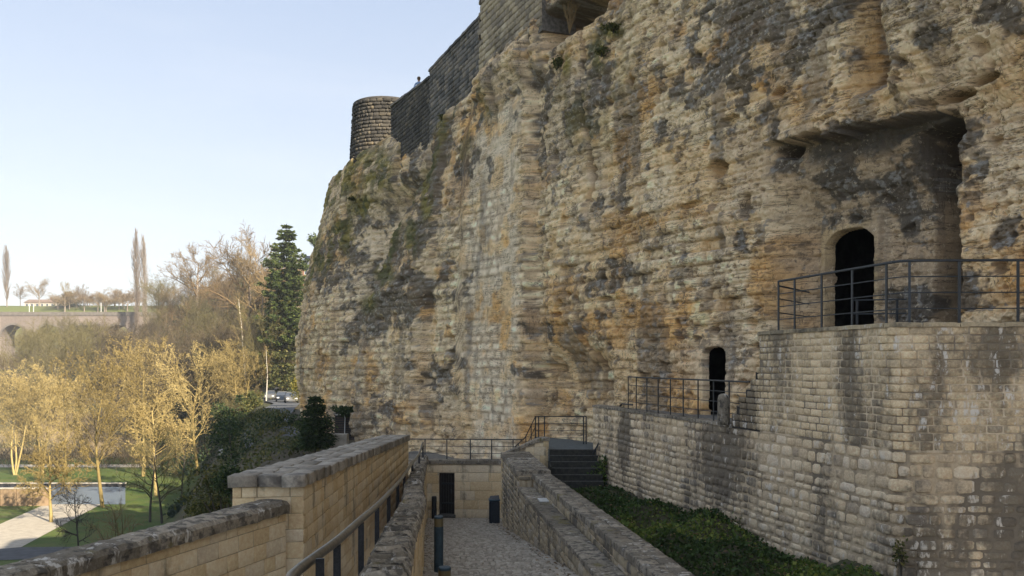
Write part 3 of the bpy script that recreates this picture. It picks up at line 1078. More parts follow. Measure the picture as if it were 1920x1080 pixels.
    cr = k_.math('MAXIMUM', cr, k_.math('MULTIPLY', k_.step(k_.math('ABSOLUTE', k_.math('SUBTRACT', vcr, .52)), .010, .003), k_.step(k_.noise(.9, 3, .5), .50, .58)))
    cc = k_.mix(k_.math('MULTIPLY', cr, .74), cc, (.10, .08, .055))
    vst = k_.noise(.9, 5, .62, sc=(1.5, 1.5, .16))
    cc = k_.mix(k_.math('MULTIPLY', k_.step(vst, .565, .67), .36), cc, (.20, .175, .145))
    scab = k_.math('MULTIPLY', k_.step(k_.noise(5.5, 6, .72), .585, .62), k_.step(k_.noise(.55, 4, .6), .47, .57))
    cc = k_.mix(k_.math('MULTIPLY', scab, .66), cc, (.085, .078, .07))
    lite = k_.math('MULTIPLY', k_.step(k_.noise(8.5, 5, .7), .575, .64), k_.step(k_.noise(.4, 3, .6, sc=(1, 1, .6)), .42, .55))
    cc = k_.mix(k_.math('MULTIPLY', lite, .45), cc, (.80, .68, .50))
    k_.col(cc)
    k_.b.inputs['Roughness'].default_value = .95
    k_.bump(k_.math('SUBTRACT', k_.math('ADD', k_.noise(7, 6, .7), k_.math('MULTIPLY', k_.noise(30, 4, .7), .5)), k_.math('ADD', k_.math('MULTIPLY', k_.step(pit_n, .56, .64), .5), k_.math('MULTIPLY', cr, .5))), .85, .05)
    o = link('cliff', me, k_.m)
    tag(o, 'weathered tan limestone cliff with cave openings', None, None, 'structure')
    return o


MS = [1.0, 0.0]
cliff = make_cliff()


def cave_room(t0, t1, z0, z1, o_in, depth, nm):
    """hollow chamber cut in the rock behind a mouth: floor, walls and vault"""
    m = MB()
    def pt(t, z, o):
        return (LX + LS * t + CN[0] * o, t + CN[1] * o, z)
    vv = [pt(t, z, o) for t in (t0, t1) for z in (z0, z1) for o in (o_in, o_in - depth)]
    m.add(vv, [(0, 1, 3, 2), (4, 6, 7, 5), (0, 4, 5, 1), (2, 3, 7, 6), (1, 5, 7, 3)])
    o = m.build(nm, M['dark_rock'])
    tag(o, None, None, None, 'structure')
    return o


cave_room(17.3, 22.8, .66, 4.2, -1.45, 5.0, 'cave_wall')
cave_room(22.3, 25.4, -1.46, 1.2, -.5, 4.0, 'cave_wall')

# ------------------------------------------------------------------ cobbled path
def path_z(Y):
    return -(1.70 + .133 * Y)


def path_l(Y):
    return -1.02 * .1 * Y - .02 if Y > 9 else -.1 * Y - .04


def path_r(Y):
    return 2.62 - .1 * Y


def build_path():
    root = thing('cobbled_path', 'sloping path of small grey stone setts leading down to a dark door', 'path', (0, 20, path_z(20)))
    root['kind'] = 'structure'
    del root['category']
    m = MB()
    ys = [-25, -5, 3, 8, 14, 20, 26, 32, 37.4]
    for i in range(len(ys) - 1):
        a, b = ys[i], ys[i + 1]
        m.add([(path_l(a) - .5, a, path_z(a) - .02), (path_r(a) + .5, a, path_z(a) - .02), (path_r(b) + (.5 if b < 29 else .1), b, path_z(b) - .02), (path_l(b) - .4, b, path_z(b) - .02)], [(0, 1, 2, 3)])
    m.build('joint_bed', M['joint_earth'], root)
    r = np.random.default_rng(3)
    bl = []
    Y = 7.5
    row = 0
    up = Vector((0, .133, 1)).normalized()
    fw = Vector((0, 1, -.133)).normalized()
    gut = []
    while Y < 37.0:
        dy = .112 * (.9 + .2 * r.random())
        x = path_l(Y) - .1 - r.random() * .12
        xr = path_r(Y) - .42 if Y < 29.6 else min(path_r(Y) + 1.2, .1 - .0 * Y)
        while x < xr:
            w = .118 * (.75 + .5 * r.random())
            xc = x + w / 2
            bow = .22 * math.sin((xc - path_l(Y)) / 1.35 * math.pi)     # rows laid in shallow arcs
            yy = Y + abs(bow) * .8 + (r.random() - .5) * .02
            p = Vector((xc, yy, path_z(yy) - .05))
            a = (r.random() - .5) * .24
            tx = Vector((math.cos(a), math.sin(a), 0))
            fy = Vector((-math.sin(a), math.cos(a), -.133))
            tl = Vector(((r.random() - .5) * .12, (r.random() - .5) * .12, 0))
            bl.append((p, tx * (w - .022), (up + tl) * (.056 + .022 * r.random()), fy * (dy - .022)))
            x += w
        Y += dy
        row += 1
    lay(root, bl, 'sett', 'sett', 'sett', 300, 5)
    # drain course of longer slabs along the wall
    Y = 8.0
    gb = []
    while Y < 29.3:
        for kx in (0, 1):
            ln = .34 * (.8 + .4 * r.random())
            x = path_r(Y) - .31 + .2 * kx
            p = Vector((x + .01, Y + ln / 2, path_z(Y + ln / 2) - .06))
            gb.append((p, Vector((.185, 0, 0)), up * (.06 + .012 * r.random()), (fw + Vector((-.1, 0, 0))) * (ln - .015)))
        Y += .36
    lay(root, gb, 'sett', 'sett', 'drain_slab', 200, 6)
    return root


build_path()

# ------------------------------------------------------------------ low outer parapet (bottom of the picture)
A_pts = [(-6.4, 3.4), (-4.72, 8.0), (-3.27, 12.33)]
B0, B1 = Vector((-3.05, 12.5, 0)), Vector((-3.16, 26.0, 0))


def build_lower_parapet():
    root = thing('parapet_wall', 'low pale sandstone parapet with rounded dark lichen-covered coping, dropping away beside the thick wall', 'wall', (-4.7, 8, -4.6))
    pa = Path(A_pts, 1)
    zt = const(-2.16)
    ribbon_body('wall_core', pa, 0, pa.L, .36, const(-5.6), const(-2.15), M['mortar_pale'], root, 20, inset=.006)
    bl = courses(pa, 0, pa.L, const(-4.3), zt, .225, .40, 21, .05, .010, .006, jitter=.12)
    lay(root, bl, 'ashlar', 'ashlar', 'stone', 300, 8)
    coping_run(root, pa, 0, pa.L, const(-1.97), .50, .19, .07, 'coping', 1.05, 31, rough=.018, seg=12)
    return root


build_lower_parapet()


def build_thick_wall():
    root = thing('thick_wall', 'thick honey-coloured ashlar wall with broad flat pale stone top', 'wall', (-3.4, 12.5, -4.6))
    # inner face, seen along the stair; end face towards the camera
    inner = Path([(B0.x, B0.y), (B1.x, B1.y)], 1)
    zt = lambda s: -1.80 - .042 * s
    bl = courses(inner, 0, inner.L, const(-4.6), zt, .215, .37, 22, .05, .010, .006, jitter=.10)
    lay(root, bl, 'ashlar', 'ashlar', 'stone', 230, 9)
    end = Path([(-4.04, 12.32), (B0.x, B0.y)], 1)
    bl = courses(end, 0, end.L - .004, const(-4.6), const(-1.80), .215, .38, 23, .05, .010, .008, jitter=.25)
    lay(root, bl, 'ashlar', 'ashlar', 'stone', 60, 10)
    m = MB()
    d = Vector((.0, .012, 0))
    m.prism([(-4.03, 12.34), (-3.062, 12.51), (-3.172, 25.98), (-3.93, 26.02)], -7.0, [-1.80, -1.80, -2.36, -2.36])
    m.build('wall_core', M['mortar_pale'], root)
    # top: edge stones along the inner side, irregular flags on the rest
    r = np.random.default_rng(44)
    top = lambda y: -1.625 - .042 * (y - 12.4)
    bl = []
    y = 12.28
    while y < 25.9:
        for lane in range(2):
            pass
        w = .52 * (.6 + .9 * r.random())
        y1 = min(y + w, 26.05)
        xi = B0.x + (B1.x - B0.x) * (y - 12.5) / 13.5 + .055
        xo = -4.1 + .16 * (y - 12.4) / 13.5
        cuts = [xo, xo + (xi - xo) * (.35 + .12 * r.random()), xo + (xi - xo) * (.66 + .1 * r.random()), xi]
        for q in range(3):
            a, b = cuts[q], cuts[q + 1]
            sk = (r.random() - .5) * .12 if 0 < q < 3 else 0
            yc = (y + y1) / 2 + (0 if q != 1 else (r.random() - .5) * .12)
            p = Vector(((a + b) / 2, yc, top(yc) - .17))
            bl.append((p, Vector((b - a - .007, sk * .3 if q == 1 else .09 * (b - a), 0)), Vector((0, .0, .165 + .005 * r.random())), Vector((-.008, y1 - y - .007, -.042 * (y1 - y)))))
        y = y1
    lay(root, bl, 'flag', 'pale_flag', 'coping_slab', 200, 12)
    return root


build_thick_wall()

# ------------------------------------------------------------------ curved inner parapet and handrail
C_R = [(-.42, 3.0, -1.33), (-.70, 5.1, -1.56), (-.92, 7.2, -1.80), (-1.23, 10.3, -2.08), (-1.62, 15.6, -2.47), (-2.15, 20.0, -2.83), (-2.52, 24.0, -3.16), (-3.0, 29.5, -3.48), (-3.42, 34.2, -3.72)]


def c_top(path):
    zs = [q[2] for q in C_R]
    return lambda s: float(np.interp(s, path.s, zs))


def build_inner_parapet():
    root = thing('curved_parapet', 'parapet between stair and cobbled path, capped with rough mossy stones set on edge', 'wall', (-1.6, 15.6, -3.8))
    pr = Path([(q[0], q[1]) for q in C_R], 1)
    zt = c_top(pr)
    base = lambda s: path_z(float(np.interp(s, pr.s, [q[1] for q in C_R]))) - .4
    ribbon_body('wall_core', pr, 0, pr.L, .36, base, lambda s: zt(s) - .12, M['mortar'], root, 40, inset=.04)
    bl = courses(pr, 0, pr.L, base, lambda s: zt(s) - .12, .24, .42, 25, .06, .014, .012, jitter=.35)
    lay(root, bl, 'course', 'ashlar', 'stone', 300, 14)
    # the cap: thin stones on edge, each standing a little proud or low
    r = np.random.default_rng(52)
    bl = []
    s = .2
    while s < pr.L:
        th = (.034 + .038 * r.random()) * (1 + .03 * s)
        q, t, n = pr.at(s)
        y = zt(s)
        wd = .43 * (1 + .14 * (r.random() - .5))
        sk = .30 + .3 * (r.random() - .5)
        slope = (zt(min(s + .3, pr.L)) - zt(max(s - .3, 0))) / .6
        tz = Vector((t.x, t.y, slope)).normalized()
        ac = (n + t * sk).normalized()
        ln = (t * 1 - n * sk).normalized()
        ln = Vector((ln.x, ln.y, slope))
        nsp = 2 if r.random() < .55 else 1
        c0 = Vector((q[0], q[1], y - .17)) - n * .165
        lean = ln * (.35 * (r.random() - .2))
        for part in range(nsp):
            f0, f1 = (-.5, .5) if nsp == 1 else ((-.5, -.02) if part == 0 else (.0, .5))
            hh = .155 + .05 * r.random() - .05 * abs((f0 + f1))
            p = c0 + ac * wd * (f0 + f1) / 2
            bl.append((p, ac * (wd * (f1 - f0)), (Vector((0, 0, 1)) + lean).normalized() * hh, ln * (th - .006)))
        s += th
    lay(root, bl, 'slice', 'coping', 'cap_stone', 300, 15)
    return root


build_inner_parapet()

RAIL = [(-.98, 3.9, -1.10), P(547, 1080, 5.9), P(632, 1014, 7.6), P(677, 974, 9.6), P(707, 948, 12.2), P(729, 925, 15.2), P(746, 906, 18.4), P(758, 890, 21.5), P(773, 868, 25.0), P(786, 850, 29.0), P(793, 830, 32.0)]


def build_handrail():
    root = thing('handrail', 'worn round steel handrail on flat posts running down beside the curved parapet', 'handrail', (-1.5, 7.6, -2.6))
    m = MB()
    pts = [Vector(q) for q in RAIL]
    fine = []
    for i in range(len(pts) - 1):
        a, b = pts[max(i - 1, 0)], pts[min(i + 2, len(pts) - 1)]
        for u in np.linspace(0, 1, 6)[:-1]:
            t1, t2 = (pts[i + 1] - a) * .5, (b - pts[i]) * .5
            h = lambda c: c
            fine.append(pts[i] * (2 * u ** 3 - 3 * u ** 2 + 1) + t1 * (u ** 3 - 2 * u ** 2 + u) + pts[i + 1] * (-2 * u ** 3 + 3 * u ** 2) + t2 * (u ** 3 - u ** 2))
    fine.append(pts[-1])
    m.tube(fine, .040, 12)
    m.build('rail', M['steel_rail'], root, True)
    for q in RAIL[2:] + [P(600, 1040, 6.6)]:
        q = Vector(q)
        b = MB()
        b.box(q + Vector((0, 0, -.03 - .55)), .066, .018, 1.1, math.radians(5))
        b.build('post', M['iron_worn'], root)
    return root


build_handrail()

# floor of the stair between thick wall and curved parapet
st = MB()
for i in range(-12, 34):
    y0 = 5.5 + i * .62
    z = -3.15 - .095 * i
    st.prism([(-6.0 if y0 < 12 else -3.2, y0), (path_l(y0) - .3, y0), (path_l(y0 + .62) - .3, y0 + .62), (-6.0 if y0 < 12 else -3.2, y0 + .62)], z - .5, z)
tag(st.build('stair_floor', M['floor_slab']), 'worn stair floor between the walls', None, None, 'structure')

# ------------------------------------------------------------------ wall with ledge along the right of the path
DX = lambda y: 2.95 - .1 * y - .35


def build_path_wall():
    root = thing('path_wall', 'dark rubble wall with a low ledge and rough mortared top beside the cobbles', 'wall', (.3, 22, -5))
    # travel towards the camera so that the face looks at the path
    hi = Path([(2.62 - .1 * 29.5, 29.5), (2.62 - .1 * 24.35, 24.35)], 1)
    base = lambda p0, sgn=-1: (lambda s: path_z(p0 - s) - .25)
    zt = const(-3.24)
    lo = Path([(2.62 - .1 * 24.35, 24.35), (2.62 - .1 * 8, 8.0)], 1)
    led = lambda s: -3.56 + .027 * s
    up = Path([(3.04 - .1 * 24.35, 24.35), (3.04 - .1 * 8, 8.0)], 1)
    zup = lambda s: -3.17 + .0275 * s
    ribbon_body('wall_core', hi, 0, hi.L, .92, const(-6.3), const(-3.23), M['mortar'], root, 12, inset=.01)
    ribbon_body('wall_core', lo, 0, lo.L, .43, lambda s: path_z(24.35 - s) - .4, lambda s: led(s) - .06, M['mortar'], root, 24, inset=.01)
    ribbon_body('wall_core', up, 0.003, up.L, .50, const(-5.2), lambda s: zup(s) - .1, M['mortar'], root, 24, inset=.01)
    b1 = courses(hi, 0, hi.L, const(-6.0), zt, .21, .33, 61, .08, .018, .015, jitter=.5, irr=.3)
    b2 = courses(lo, 0, lo.L, lambda s: path_z(24.35 - s) - .15, lambda s: led(s) - .06, .18, .30, 62, .07, .022, .02, jitter=.5)
    b3 = courses(up, 0, up.L, led, lambda s: zup(s) - .10, .17, .30, 63, .06, .022, .015, jitter=.5)
    nose = Path([(2.62 - .1 * 29.5 + .92, 29.52), (2.62 - .1 * 29.5, 29.5)], -1)
    front = Path([(.185, 24.33), (.62, 24.345)], 1)
    b4 = courses(front, 0, front.L, const(-3.6), const(-3.24), .2, .25, 64, .06, .02, .01)
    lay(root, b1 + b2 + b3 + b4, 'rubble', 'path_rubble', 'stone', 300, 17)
    coping_run(root, hi, -.03, hi.L, const(-3.08), .98, .17, .05, 'coping', .8, 65, rough=.03, seg=5, shape='flat', nm='coping_slab')
    coping_run(root, lo, 0, lo.L, lambda s: led(s) + .02, .46, .09, .03, 'coping', .9, 66, rough=.02, seg=5, shape='flat', nm='ledge_slab')
    # rough paved top of the upper wall: two lanes of flat stones
    r = np.random.default_rng(67)
    bl = []
    s = 0.0
    while s < up.L:
        w = .26 * (.6 + .8 * r.random())
        q, t, n = up.at(s + w / 2)
        c = .22 + .1 * r.random()
        for a, b in ((-.03, c), (c, .50)):
            p = Vector((q[0], q[1], zup(s) - .12)) - n * (a + b) / 2
            bl.append((p, t * (w - .012), Vector((0, 0, .115 + .02 * r.random())), n * -(b - a - .012)))
        s += w
    lay(root, bl, 'flag', 'coping', 'top_stone', 160, 18)
    m = MB()
    q = P(1017, 943, 21.3)
    m.bbox((q.x + .06, 21.3, led(3.05) + .05), .30, .48, .03, math.radians(6), .006)
    o = m.build('info_plate', M['plate'])
    tag(o, 'small pale rectangular plate lying on the wall ledge', 'plate')
    return root


build_path_wall()


def build_wing_wall():
    root = thing('wing_wall', 'small smooth sandstone wall with sloping coping rising to the dark steps', 'wall', (.6, 29.6, -4.6))
    pa = Path([(-.38, 29.54), (1.27, 29.54)], 1)
    zt = lambda s: -3.30 + .44 * min(s, 1.35)
    ribbon_body('wall_core', pa, 0, pa.L, .34, const(-5.2), zt, M['mortar_pale'], root, 12, inset=.008)
    lay(root, courses(pa, 0, pa.L, const(-4.9), zt, .28, .5, 71, .05, .010, .006, jitter=.1), 'ashlar', 'ashlar', 'stone', 60, 19)
    side = Path([(1.27, 29.55), (1.27, 29.88)], 1)
    lay(root, courses(side, 0, side.L, const(-4.6), const(-2.75), .28, .5, 72, .04, .010, .004, jitter=.1), 'ashlar', 'ashlar', 'stone', 20, 20)
    coping_run(root, pa, -.02, pa.L + .04, lambda s: zt(max(0, s)) + .12, .46, .12, .06, 'coping', .7, 73, rough=.015, seg=4, shape='flat', nm='coping_slab')


build_wing_wall()


def build_steps():
    root = thing('stone_steps', 'flight of dark stone steps climbing to the grey landing', 'steps', (2.1, 28, -4.2))
    zs = [(-163.5), (-174.5), (-186), (-198), (-210.5), (-223)]
    Y0 = 29.2
    x0, x1 = 1.29, 2.98
    for i, dz in enumerate(zs):
        Y = Y0 - .3 * i
        z = dz / F * Y
        m = MB()
        m.box(((x0 + x1) / 2, Y + .16, z - .135), x1 - x0, .31, .25)
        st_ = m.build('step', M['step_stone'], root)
        e = MB()
        e.box(((x0 + x1) / 2, Y + .012, z + .002), x1 - x0 - .02, .03, .022)
        e.build('step_edge', M['step_edge'], st_)
        st_.matrix_parent_inverse = Matrix.Translation(-Vector(root.location))
        for c in st_.children:
            c.matrix_parent_inverse = st_.matrix_basis.inverted()
    m = MB()
    m.prism([(x0, 26.6), (x1 + .05, 26.6), (x1 + .05, 27.9), (x0, 27.9)], -4.6, -4.14)
    m.build('bottom_landing', M['landing'], root)
    m = MB()
    m.prism([(x0 - .0, 29.5), (x1 + .0, 29.5), (x1 + 1.5, 32.0), (x1 + 1.2, 34.5), (.9, 34.5), (.9, 29.9)], -4.5, -2.99)
    m.build('landing', M['landing'], root)
    m = MB()
    m.box((1.27, 28.7, -4.0), .05, 1.6, 1.2)
    m.build('side_kerb', M['step_stone'], root)


build_steps()

# ------------------------------------------------------------------ terrace wall with the door
H0, H1 = Vector((-4.75, 34.55, 0)), Vector((.55, 34.25, 0))


def build_terrace():
    root = thing('terrace_wall', 'sandstone terrace wall with a low dark door and a heavy lintel course', 'wall', (-2.8, 35.8, -6.5))
    pa = Path([(H0.x, H0.y), (H1.x, H1.y)], 1)
    # door position along the wall
    def s_at(px):
        best = min(np.linspace(0, pa.L, 400), key=lambda s: abs(960 + F * pa.at(s)[0][0] / pa.at(s)[0][1] - px))
        return best
    sa, sb = s_at(823), s_at(852)
    ymid = pa.at((sa + sb) / 2)[0][1]
    zd = -207 / F * ymid
    zg = -286 / F * ymid
    ok = lambda s, z: not (sa < s < sb and z < zd)
    top = -4.02
    lintel0, lintel1 = zd + .02, -4.12

    def clip(seg0, seg1, lo, hi, ch, sw, sd, n):
        lay(root, courses(pa, seg0, seg1, const(lo), const(hi), ch, sw, sd, .05, .012, .008, jitter=.1), 'ashlar', 'ashlar', 'stone', n, sd)
    clip(0, sa, -7.0, lintel0, .36, .55, 81, 60)
    clip(sb, pa.L, -7.0, lintel0, .36, .62, 82, 90)
    clip(0, pa.L, lintel0 + .01, lintel1, .55, 1.05, 83, 30)
    ribbon_body('wall_core', pa, 0, sa - .0, .55, const(-7.2), const(top), M['mortar_pale'], root, 6, inset=.01)
    ribbon_body('wall_core', pa, sb, pa.L, .55, const(-7.2), const(top), M['mortar_pale'], root, 10, inset=.01)
    ribbon_body('lintel_core', pa, sa, sb, .55, const(zd), const(top), M['mortar_pale'], root, 3, inset=.01)
    coping_run(root, pa, 0, pa.L, const(-3.92), .62, .16, .07, 'coping', 1.2, 84, rough=.012, seg=4, shape='flat', nm='coping_slab')
    # door: planks, frame, latch
    q, t, n = pa.at((sa + sb) / 2)
    c = Vector((q[0], q[1], 0)) - n * .22
    w = sb - sa
    m = MB()
    for sgn in (-1, 1):
        m.bar(c + t * sgn * (w / 2 - .03) + Vector((0, 0, zg - .05)), c + t * sgn * (w / 2 - .03) + Vector((0, 0, zd)), .06, .08)
    m.bar(c - t * w / 2 + Vector((0, 0, zd - .03)), c + t * w / 2 + Vector((0, 0, zd - .03)), .08, .06)
    door = thing('door', None, None, c + Vector((0, 0, zg)))
    door.parent = root
    door.matrix_parent_inverse = Matrix.Translation(-Vector(root.location))
    m.build('frame', M['door'], door)
    for i in range(5):
        m = MB()
        pw = (w - .12) / 5
        x = -w / 2 + .06 + pw * (i + .5)
        m.box(c + t * x - n * (.012 + .004 * (i % 2)) + Vector((0, 0, (zg + zd) / 2 - .02)), pw - .008, .035, zd - zg - .06, math.atan2(t.y, t.x))
        m.build('plank', M['door'], door)
    m = MB()
    for zz in (.45, 1.25):
        m.box(c + n * .02 + Vector((0, 0, zg + zz)), w - .16, .02, .07, math.atan2(t.y, t.x))
    m.build('strap', M['iron'], door)
    m = MB()
    m.box(c + n * .03 + t * (w / 2 - .16) + Vector((0, 0, zg + .92)), .05, .05, .16, math.atan2(t.y, t.x))
    m.build('handle', M['iron_worn'], door)
    m = MB()
    m.box(c + n * .16 + Vector((0, 0, zg - .02)), w + .1, .5, .1, math.atan2(t.y, t.x))
    m.build('threshold', M['step_edge'], root)
    m = MB()
    b0, b1 = H0 + Vector((.2, .5, 0)), H1 + Vector((-.1, .5, 0))
    m.prism([(b0.x, b0.y), (b1.x, b1.y), (2.5, 41), (-4.5, 44), (-7.2, 38)], -7.0, -4.45)
    o = m.build('terrace_floor', M['floor_slab'])
    tag(o, 'paved terrace floor below the cliff', None, None, 'structure')
    return pa


pa_H = build_terrace()


def railing(name, label, pts, zfun, height, nrail, posts, rail_r, post_w, mat='iron', top_r=None, group=None, ext=None):
    """posts and horizontal rails along a plan polyline: every post and rail a part"""
    root = thing(name, label, 'railing', (pts[0][0], pts[0][1], zfun(0)), group)
    pa = Path(pts, 1)
    for s in posts:
        q, t, n = pa.at(s)
        m = MB()
        m.box((q[0], q[1], zfun(s) + height / 2), post_w, post_w * .6, height, math.atan2(t.y, t.x))
        m.build('post', M[mat], root)
    for k in range(nrail + 1):
        h = height * (1 - k / (nrail + .9)) if k else height
        m = MB()
        ss = sorted(set(list(pa.s) + [0, pa.L]))
        m.tube([Vector((pa.at(s)[0][0], pa.at(s)[0][1], zfun(s) + h)) for s in ss], (top_r or rail_r * 1.8) if k == 0 else rail_r, 8)
        m.build('top_rail' if k == 0 else 'rail', M[mat], root)
    return root


def s_px(pts, px):
    pa = Path(pts, 1)
    return float(min(np.linspace(0, pa.L, 600), key=lambda s: abs(960 + F * pa.at(s)[0][0] / pa.at(s)[0][1] - px)))


tr = [(-4.40, 34.72), (.84, 34.42)]
railing('terrace_railing', 'thin iron railing with three rails along the top of the door terrace', tr, const(-3.925), .82, 2, [s_px(tr, x) for x in (757, 797, 838, 882, 922, 962, 998)], .012, .045, top_r=.022)
lr = [(.85, 32.0), (2.95, 33.6)]
lr = [(.83, 31.2), (.95, 31.25), (2.72, 31.3)]
railing('landing_railing', 'short dark iron railing on the landing above the dark steps', lr, const(-2.99), 1.02, 3, [s_px(lr, x) for x in (1004, 1010, 1021, 1094, 1100)], .010, .04, top_r=.02)
# sloping rail from terrace up to the landing
sl = MB()
root = thing('sloping_handrail', 'dark iron handrail climbing from the terrace railing to the landing', 'handrail', (.4, 32.5, -3.5))
sl.tube([P(965, 838, 33.5), P(985, 820, 32.4), P(1003, 783, 31.4)], .018, 8)
sl.build('rail', M['iron'], root)
sl = MB(); sl.tube([P(968, 850, 33.5), P(988, 834, 32.4), P(1004, 800, 31.4)], .012, 8); sl.build('rail', M['iron'], root)
for a, b, c_ in ((972, 832, 862), (986, 819, 850), (996, 798, 840)):
    q0, q1 = P(a, b, 32.6), P(a, c_, 32.6)
    m = MB(); m.tube([q0, q1], .018, 6); m.build('post', M['iron'], root)
# ------------------------------------------------------------------ bastion and retaining walls on the right
W_pts = [(10.3 - .2556 * 29.4, 29.4), (10.3 - .2556 * 15.15, 15.15)]
_c = [(6.43, 15.15), (6.49, 14.86), (6.60, 14.66), (6.78, 14.55), (7.05, 14.50), (13.5, 14.30)]
W_pts = [W_pts[0]] + _c


def build_bastion():
    W = Path(W_pts, 1)
    sc_ = W.s[1]
    Ys = lambda s: W.at(s)[0][1]
    # lower rubble
    root = thing('retaining_wall', 'tall weathered rubble retaining wall with black staining above the ground ivy', 'wall', (5, 20, -4.5))
    top = lambda s: -1.52
    base = lambda s: -4.9
    ribbon_body('wall_core', W, 0, W.L, .7, const(-6), lambda s: -1.53, M['mortar'], root, 60, inset=.012)
    lay(root, courses(W, 0, W.L, base, top, .20, .33, 91, .10, .016, .012, jitter=.6, irr=.28), 'rubble', 'rubble', 'stone', 300, 23)
    # flat stones along its walkway edge
    s18 = s_px(W_pts, 1372)
    coping_run(root, W, 0, s18, const(-1.44), .40, .08, .03, 'coping', .7, 92, rough=.014, seg=4, shape='flat', nm='coping_slab')
    root2 = thing('bastion_wall', 'higher wall of small squared stones with black and white lichen, carrying the cave balcony', 'wall', (6.6, 14.6, -1.5))
    s0 = s_px(W_pts, 1425)
    left = lambda z: s0 - (s0 - s18) * sst(.1, -1.45, np.float64(z))

    def okk(s, z):
        return s > s0 - (s0 - s18) * float(np.clip((-.05 - z) / 1.25, 0, 1)) * .98
    bl = courses(W, s18, W.L, const(-1.50), const(.615), .138, .28, 93, .06, .012, .022, ok=okk, jitter=.2)
    lay(root2, bl, 'course', 'coursed', 'stone', 300, 24)
    ribbon_body('wall_core', W, s0, W.L, .7, const(-1.53), const(.62), M['mortar'], root2, 50, inset=-.004)
    # ragged stepped toe at its far end
    m = MB()
    n = 6
    for i in range(n):
        a, b = s18 + (s0 - s18) * i / n, s18 + (s0 - s18) * (i + 1) / n
        q0, q1 = W.at(a + .02)[0], W.at(b - .005)[0]
        zt = -1.30 + 1.22 * ((i + .4) / n)
        nn = W.at(a)[2]
        m.prism([tuple(q0 + np.array(nn[:2]) * .0), tuple(q1 + np.array(nn[:2]) * .0), tuple(q1 - np.array(nn[:2]) * .6), tuple(q0 - np.array(nn[:2]) * .6)], -1.53, zt)
    m.build('stepped_end', M['dark_rock'], root2)
    coping_run(root2, W, s0 - .03, W.L, const(.69), .62, .075, .055, 'path_rubble', .62, 94, rough=.012, seg=5, shape='flat', nm='coping_slab')
    return W, s0, s18


W, sJ, sG = build_bastion()
m = MB()
m.prism([(3.2, 29.0), (6.6, 15.6), (14, 15.6), (10, 21.5), (4.4, 30)], -2.0, -1.47)
tag(m.build('lower_walkway', M['floor_slab']), 'stone walkway along the cliff', None, None, 'structure')
m = MB()
qa = W.at(sJ)[0]
m.prism([(qa[0] + .1, qa[1]), (6.75, 14.75), (13.5, 14.5), (13.5, 18.5), (8.8, 20.9), (qa[0] + .8, 20.2)], -1.4, .64)
tag(m.build('balcony_floor', M['floor_slab']), 'stone floor of the cave balcony', None, None, 'structure')

off = lambda s, d: (W.at(s)[0] - np.array(W.at(s)[2][:2]) * d)
up_pts = [tuple(off(s, .16)) for s in [s_px(W_pts, 1447)] + list(W.s[1:6]) + [W.L - 1.2]]
sp = [s_px(up_pts, x) for x in (1448, 1490, 1541, 1598, 1662, 1706, 1799, 1908)]
sp[0] = 0.0
railing('balcony_railing', 'dark grey iron railing with four rails round the upper cave balcony', up_pts, const(.685), 1.07, 3, sp, .011, .042, top_r=.024)
# short return rail at the cave door
rt_root = thing('cave_rail', 'low inner iron rail standing before the upper cave door', 'railing', (6.3, 19.6, .66))
a0 = Vector((up_pts[0][0], up_pts[0][1], 0))
b0 = a0 + Vector((1.25, 1.7, 0))
for h in (1.0, .72, .42):
    m = MB(); m.tube([a0 + Vector((.03, .04, .66 + h)), b0 + Vector((0, 0, .66 + h))], .013 if h < 1 else .02, 8); m.build('rail', M['iron'], rt_root)
g0, g1 = P(1600, 563, 18.6), P(1700, 561, 18.1)
for dz in (0, -.3):
    m = MB(); m.tube([g0 + Vector((0, 0, dz)), g1 + Vector((0, 0, dz))], .016, 8); m.build('rail', M['iron'], rt_root)
for q in (P(1682, 560, 18.2), P(1607, 562, 18.55)):
    m = MB(); m.box((q.x, q.y, (q.z + .64) / 2), .045, .03, q.z - .64); m.build('post', M['iron'], rt_root)

lo_pts = [tuple(off(s, .10)) for s in np.linspace(s_px(W_pts, 1172), s_px(W_pts, 1398), 6)]
railing('walkway_railing', 'dark iron railing along the lower walkway before the small cave', lo_pts, const(-1.44), 1.0, 3, [s_px(lo_pts, x) for x in (1173, 1193, 1213, 1234, 1257, 1281, 1309, 1338, 1367)], .010, .036, top_r=.022)
root = thing('stair_handrail', 'black iron handrail descending the dark steps from the lower walkway', 'handrail', (2.9, 29.5, -3.3))
e0 = Vector((lo_pts[0][0], lo_pts[0][1], -.80))
hp = [P(1186, 759, 27.0), P(1166, 757, 28.0), P(1158, 768, 28.5), P(1112, 850, 29.0), P(1112, 872, 29.0)]
m = MB(); m.tube(hp, .026, 10); m.build('rail', M['iron'], root)
m = MB(); m.tube([P(1158, 800, 28.5), P(1124, 860, 29.0)], .016, 8); m.build('rail', M['iron'], root)
for a, b, c_, y in ((1146, 786, 815, 28.6), (1131, 815, 845, 28.8), (1117, 842, 880, 29.0)):
    m = MB(); m.tube([P(a, b, y), P(a, c_, y)], .018, 8); m.build('post', M['iron'], root)

# worn stone post at the end of the walkway
m = MB()
q = P(1355, 795, 20.25)
m.lathe((q.x + .02, q.y, -1.47), [(.135, 0), (.145, .1), (.14, .45), (.135, .62), (.11, .70), (.05, .735), (.0, .74)], 18)
o = m.build('stone_post', M['coping'], None, True)
tag(o, 'short rounded stone post at the end of the lower walkway', 'post')


